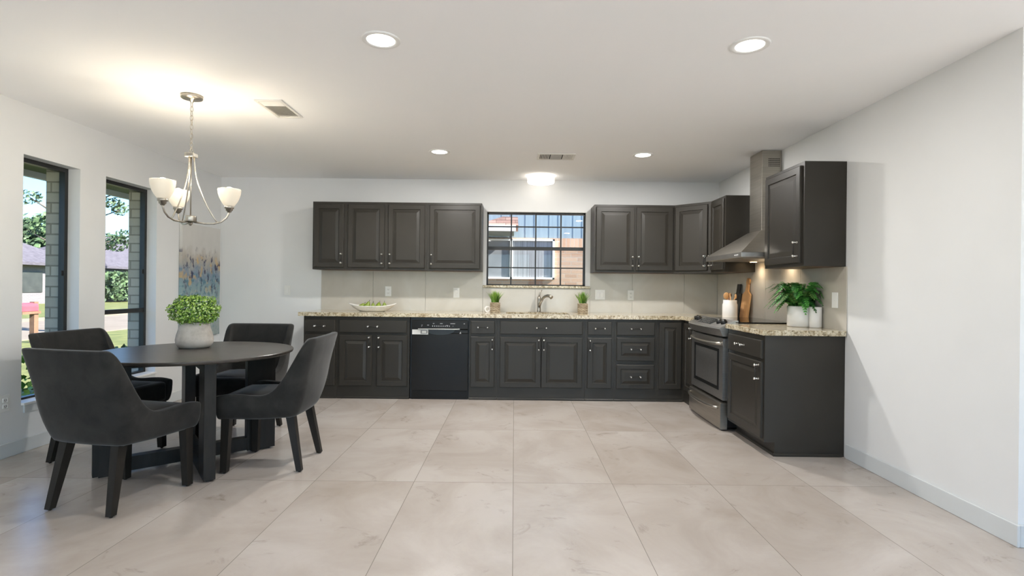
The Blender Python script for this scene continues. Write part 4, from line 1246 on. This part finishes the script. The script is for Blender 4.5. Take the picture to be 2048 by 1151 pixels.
vent('ceiling_vent', 'air vent with dark middle louvers in the ceiling near the kitchen window', (0.383, 5.168, HC), 0.36, 0.24, 'far')

# ------------------------------------------------------------------ outdoors, left side
GZ = -0.32
struct(MB().box(-12.6, XL - 0.3, -30, 80, GZ - 0.1, GZ).done('lawn', 'grass'), 'front lawn outside the tall windows')
struct(MB().box(-12.9, -12.6, -30, 80, GZ - 0.1, GZ + 0.03).done('curb', 'street'))
struct(MB().box(-19.5, -12.9, -30, 80, GZ - 0.2, GZ - 0.08).done('street', 'street'))
struct(MB().box(-19.8, -19.5, -30, 80, GZ - 0.1, GZ + 0.03).done('curb', 'street'))
struct(MB().box(-90, -19.8, -30, 110, GZ - 0.1, GZ).done('lawn', 'grass'))
# outer brick skin with returns beside each window
mb = MB()
xo = XL - TH
segs = [(YB, -2.9), (-1.5, -0.9), (0.5, 3.79), (4.285, 4.555), (5.205, 6.6)]
for a_, b_ in segs: mb.box(xo - 0.13, xo - 0.001, a_, b_, GZ, 2.16)
for (a_, b_, c_, e_) in LW: mb.box(xo - 0.13, xo - 0.001, a_, b_, GZ, 0.30)
struct(mb.done('brick_veneer', 'green_brick'), 'painted grey green brick outside the tall windows')
struct(MB().box(xo - 0.62, xo - 0.001, YB, 6.6, 2.165, 2.20).done('eave_soffit', 'soffit'))
struct(MB().box(xo - 0.66, xo - 0.62, YB, 6.6, 2.11, 2.32).done('eave_fascia', 'white'))
struct(MB().box(xo - 0.66, XE + 0.3, YB - 0.3, D + TH + 0.45, HC + 0.13, HC + 0.2).done('roof_slab', 'asph'))
# rough bricks standing proud on the return beside window 2 and 1
random.seed(8)
# mailbox
t = thing('mailbox', 'faded red mailbox on wooden post seen through the first tall window', 'mailbox', (-12.05, 13.55, GZ))
MB().box(-0.06, 0.06, -0.06, 0.06, 0, 1.02).done('post', 'post', t)
MB().box(-0.09, 0.09, -0.42, 0.1, 0.72, 0.79).done('support_arm', 'post', t)
mb = MB(); lp = []
for y in (-0.50, 0.02):
    lp.append([(0.10 * math.cos(PI * k / 10), y, 0.90 + 0.10 * math.sin(PI * k / 10)) for k in range(11)] + [(-0.10, y, 0.79), (0.10, y, 0.79)])
mb.loft(lp).done('mail_compartment', 'red', t)
# house across the street
def far_house(x, ya, yb, label):
    t = thing('house', label, 'house', (x, (ya + yb) / 2, GZ))
    w_ = (yb - ya) / 2
    MB().box(-9, 0, -w_, w_, 0, 2.95).done('walls', 'far_brick', t)
    mb = MB()
    e = 0.7
    base = [(-9 - e, -w_ - e, 2.85), (e, -w_ - e, 2.85), (e, w_ + e, 2.85), (-9 - e, w_ + e, 2.85)]
    top_ = [(-4.6, -w_ + 4.2, 5.7), (-4.4, -w_ + 4.2, 5.7), (-4.4, w_ - 4.2, 5.7), (-4.6, w_ - 4.2, 5.7)]
    low = [(p[0], p[1], 2.65) for p in base]
    mb.loft([low, base, top_]); mb.done('roof', 'asph', t)
    for k in (-0.55, 0.1, 0.6):
        MB().box(-0.02, 0.05, w_ * k - 0.9, w_ * k + 0.9, 0.8, 2.2).done('house_window', 'oven_glass', t)
    MB().tube([(-2.2, 0, 4.0), (-2.2, 0, 4.75)], 0.08, 10).done('vent_pipe', 'asph', t)
far_house(-33, 24, 40, 'grey brick house with hipped roof seen through the first tall window')
far_house(-33, 43.5, 62, 'grey brick house with hipped roof seen through the second tall window')

def leaf_ball(mb, c_, rx, rz2, n_, sz, mis, seed):
    rnd = random.Random(seed)
    for k in range(n_):
        d_ = Vector((rnd.gauss(0, 1), rnd.gauss(0, 1), rnd.gauss(0, 1))).normalized()
        rr_ = rnd.uniform(0.3, 1.0) ** 0.4
        p = Vector(c_) + Vector((d_.x * rx, d_.y * rx, d_.z * rz2)) * rr_
        nn = (d_ + Vector((rnd.gauss(0, .6), rnd.gauss(0, .6), rnd.gauss(0, .6)))).normalized()
        a_ = nn.orthogonal().normalized(); b_ = nn.cross(a_); s_ = sz * rnd.uniform(0.6, 1.3)
        mb.poly([p - a_ * s_, p + b_ * s_ * 0.6, p + a_ * s_, p - b_ * s_ * 0.6], rnd.choice(mis))
def tree(loc, h, cr, label, seed, sparse=False, nb=9, sz=0.16, per=330):
    t = thing('tree', label, 'tree', loc)
    rnd = random.Random(seed)
    mb = MB(); fl = MB()
    mb.tube([(0, 0, 0), (0.1, 0.05, h * 0.35), (0, 0.15, h * 0.7)], [0.22, 0.16, 0.07], 10)
    for k in range(nb):
        a_ = rnd.uniform(0, 2 * PI); r_ = cr * rnd.uniform(0.2, 0.8); z = h * rnd.uniform(0.55, 1.0)
        c_ = (r_ * math.cos(a_), r_ * math.sin(a_), z)
        mb.tube([(0.05, 0.08, h * rnd.uniform(0.3, 0.5)), (c_[0] * 0.5, c_[1] * 0.5, z * 0.8), c_], [0.07, 0.045, 0.02], 6)
        leaf_ball(fl, c_, cr * 0.42, cr * 0.30, per, sz, (0, 0, 1), seed * 50 + k)
    mb.done('trunk', 'bark', t); fl.done('crown', ['tree_a', 'tree_b'], t, recalc=False)
tree((-50.0, 56.2, GZ), 7.5, 5.2, 'rounded leafy tree behind the far house in the first tall window', 5, nb=14, sz=0.30)
# near yard tree with loose leafy branches
t = thing('tree', 'loose branching tree in the yard seen through the second tall window', 'tree', (-14.6, 17.6, GZ))
mb = MB(); fl = MB(); rnd = random.Random(21)
mb.tube([(0, 0, 0), (0.05, 0, 1.6), (0.1, 0.1, 3.0), (0.0, 0.2, 5.2)], [0.2, 0.16, 0.12, 0.05], 10)
for (ax, az) in ((1.2, 4.75), (1.7, 4.55), (1.35, 4.1), (1.9, 4.85), (0.9, 3.7), (1.55, 3.95), (1.15, 2.95), (1.6, 2.75), (1.9, 3.05), (0.8, 2.6), (-0.8, 4.2), (-1.2, 3.2), (-0.5, 5.3), (0.6, 5.5), (1.3, 5.6)):
    yy = rnd.uniform(-0.5, 0.5)
    mb.tube([(0.07, 0.1, az - 1.3 if az > 3.2 else az - 0.6), (ax * 0.5, yy * 0.5, az - 0.35), (ax, yy, az)], [0.05, 0.03, 0.012], 6)
    leaf_ball(fl, (ax, yy, az), 0.33, 0.22, 90, 0.065, (0, 1, 1), int(ax * 100 + az * 1000))
mb.done('trunk', 'bark', t); fl.done('crown', ['tree_a', 'tree_b'], t, recalc=False)
tree((-62, 80, GZ), 7.6, 4.6, 'dense distant tree behind the far houses in the second tall window', 9, nb=12, sz=0.3)
# hedge
def hedge(loc, lx, ly, hz, label, mis, seed, sz=0.12, n_=1500):
    t = thing('hedge', label, 'hedge', loc)
    rnd = random.Random(seed)
    mb = MB()
    for k in range(n_):
        p = Vector((rnd.uniform(-lx, lx), rnd.uniform(-ly, ly), hz * rnd.uniform(0.03, 1) ** 0.7))
        a_ = Vector((rnd.gauss(0, 1), rnd.gauss(0, 1), rnd.gauss(0, 1))).normalized(); b_ = a_.orthogonal().normalized(); s_ = sz * rnd.uniform(.6, 1.3)
        mb.poly([p - a_ * s_, p + b_ * s_ * 0.6, p + a_ * s_, p - b_ * s_ * 0.6], rnd.choice(mis))
    mb.done('foliage', ['tree_a', 'tree_b', 'leaf_b', 'leaf_a'], t, recalc=False)
    MB().tube([(0, 0, 0), (0, 0, hz * 0.6)], 0.04, 6).done('stem', 'bark', t)
hedge((-31.4, 43.8, GZ), 1.0, 2.6, 2.3, 'dark hedge against the far house in the second tall window', (0, 1, 1), 3, 0.2, 2600)
hedge((-4.45, 5.75, GZ), 0.42, 0.5, 0.80, 'bright green shrub just outside the second tall window', (2, 3, 0), 4, 0.035, 1500)
hedge((-4.5, 4.45, GZ), 0.42, 0.30, 0.66, 'bright green shrub just outside the first tall window', (2, 3, 0), 6, 0.035, 1100)

# ------------------------------------------------------------------ outdoors, behind the kitchen
struct(MB().box(XL - 0.3, 30, D + TH, 14, GZ - 0.1, GZ).done('side_yard', 'street'))
struct(MB().box(XL - 0.3, 30, -30, YB - 0.2, -0.14, -0.04).done('bounce_ground', 'bounce_ground'))  # unseen reflector ground, bounces sun up to the ceiling
struct(MB().box(XE + 0.2, 30, YB - 0.2, D + TH, -0.14, -0.04).done('bounce_ground', 'bounce_ground'))  # same unseen reflector ground beyond the far right wall
NY = 9.5
t = thing('neighbouring_house', 'neighbouring house with tan brick and blue siding outside the kitchen window', 'house', (0, NY, GZ))
g_ = -GZ
MB().box(-6, 8, 0, 0.25, 0, 1.90 + g_).box(-6, -0.9, -0.0, 0.2, 1.90 + g_, 2.06 + g_).done('brick_wall', 'tan_brick', t)
MB().box(-0.9, 8, -0.004, 0.22, 1.90 + g_, 2.063 + g_).done('soldier_course', 'tan_soldier', t)
sdg = MB().box(-6, 8, 0.02, 0.2, 2.066 + g_, 5.4 + g_).done('blue_siding', 'blue_siding', t)
mb = MB()
for k in range(20):
    xx = -0.5 + 0.21 * k + (0.05 if k % 2 else 0)
    mb.box(xx, xx + 0.022, 0.015, 0.02, 2.07 + g_, 5.0 + g_)
mb.done('siding_battens', 'blue_siding', sdg)
mb = MB()
za, zb2 = 1.34 + g_, 2.04 + g_
for a_, b_ in ((-0.80, -0.77), (-0.085, -0.045), (0.66, 0.695)): mb.box(a_, b_, -0.05, 0.0, za, zb2)
mb.box(-0.8, 0.695, -0.05, 0.0, za, za + 0.03).box(-0.8, 0.695, -0.05, 0.0, zb2 - 0.03, zb2)
nw = mb.done('house_window', 'white', t)
MB().box(-0.77, -0.085, -0.02, -0.006, za + 0.03, zb2 - 0.03).done('window_blind', 'blind', nw)
MB().box(-0.045, 0.66, -0.02, -0.006, za + 0.03, zb2 - 0.03).done('window_curtain', 'curtain', nw)
# projecting low roof at the left
mb = MB().prism([(-5, 2.17 + g_), (0.05, 2.17 + g_), (0.04, 2.30 + g_), (-0.20, 2.305 + g_), (-0.46, 2.22 + g_), (-5, 2.19 + g_)], 1, -1.0, -0.05)
mb.done('porch_roof', 'shingle', t)
MB().box(-5, 0.01, -1.05, -0.99, 2.075 + g_, 2.165 + g_).done('porch_fascia', 'white', t)
MB().box(-5, -0.02, -0.985, 0.0, 2.09 + g_, 2.165 + g_).done('porch_soffit', 'teal_siding', t)
# own eave over the kitchen window
struct(MB().box(XL, 6, D + TH, D + TH + 0.5, 2.13, 2.17).done('eave_soffit', 'teal_siding'))
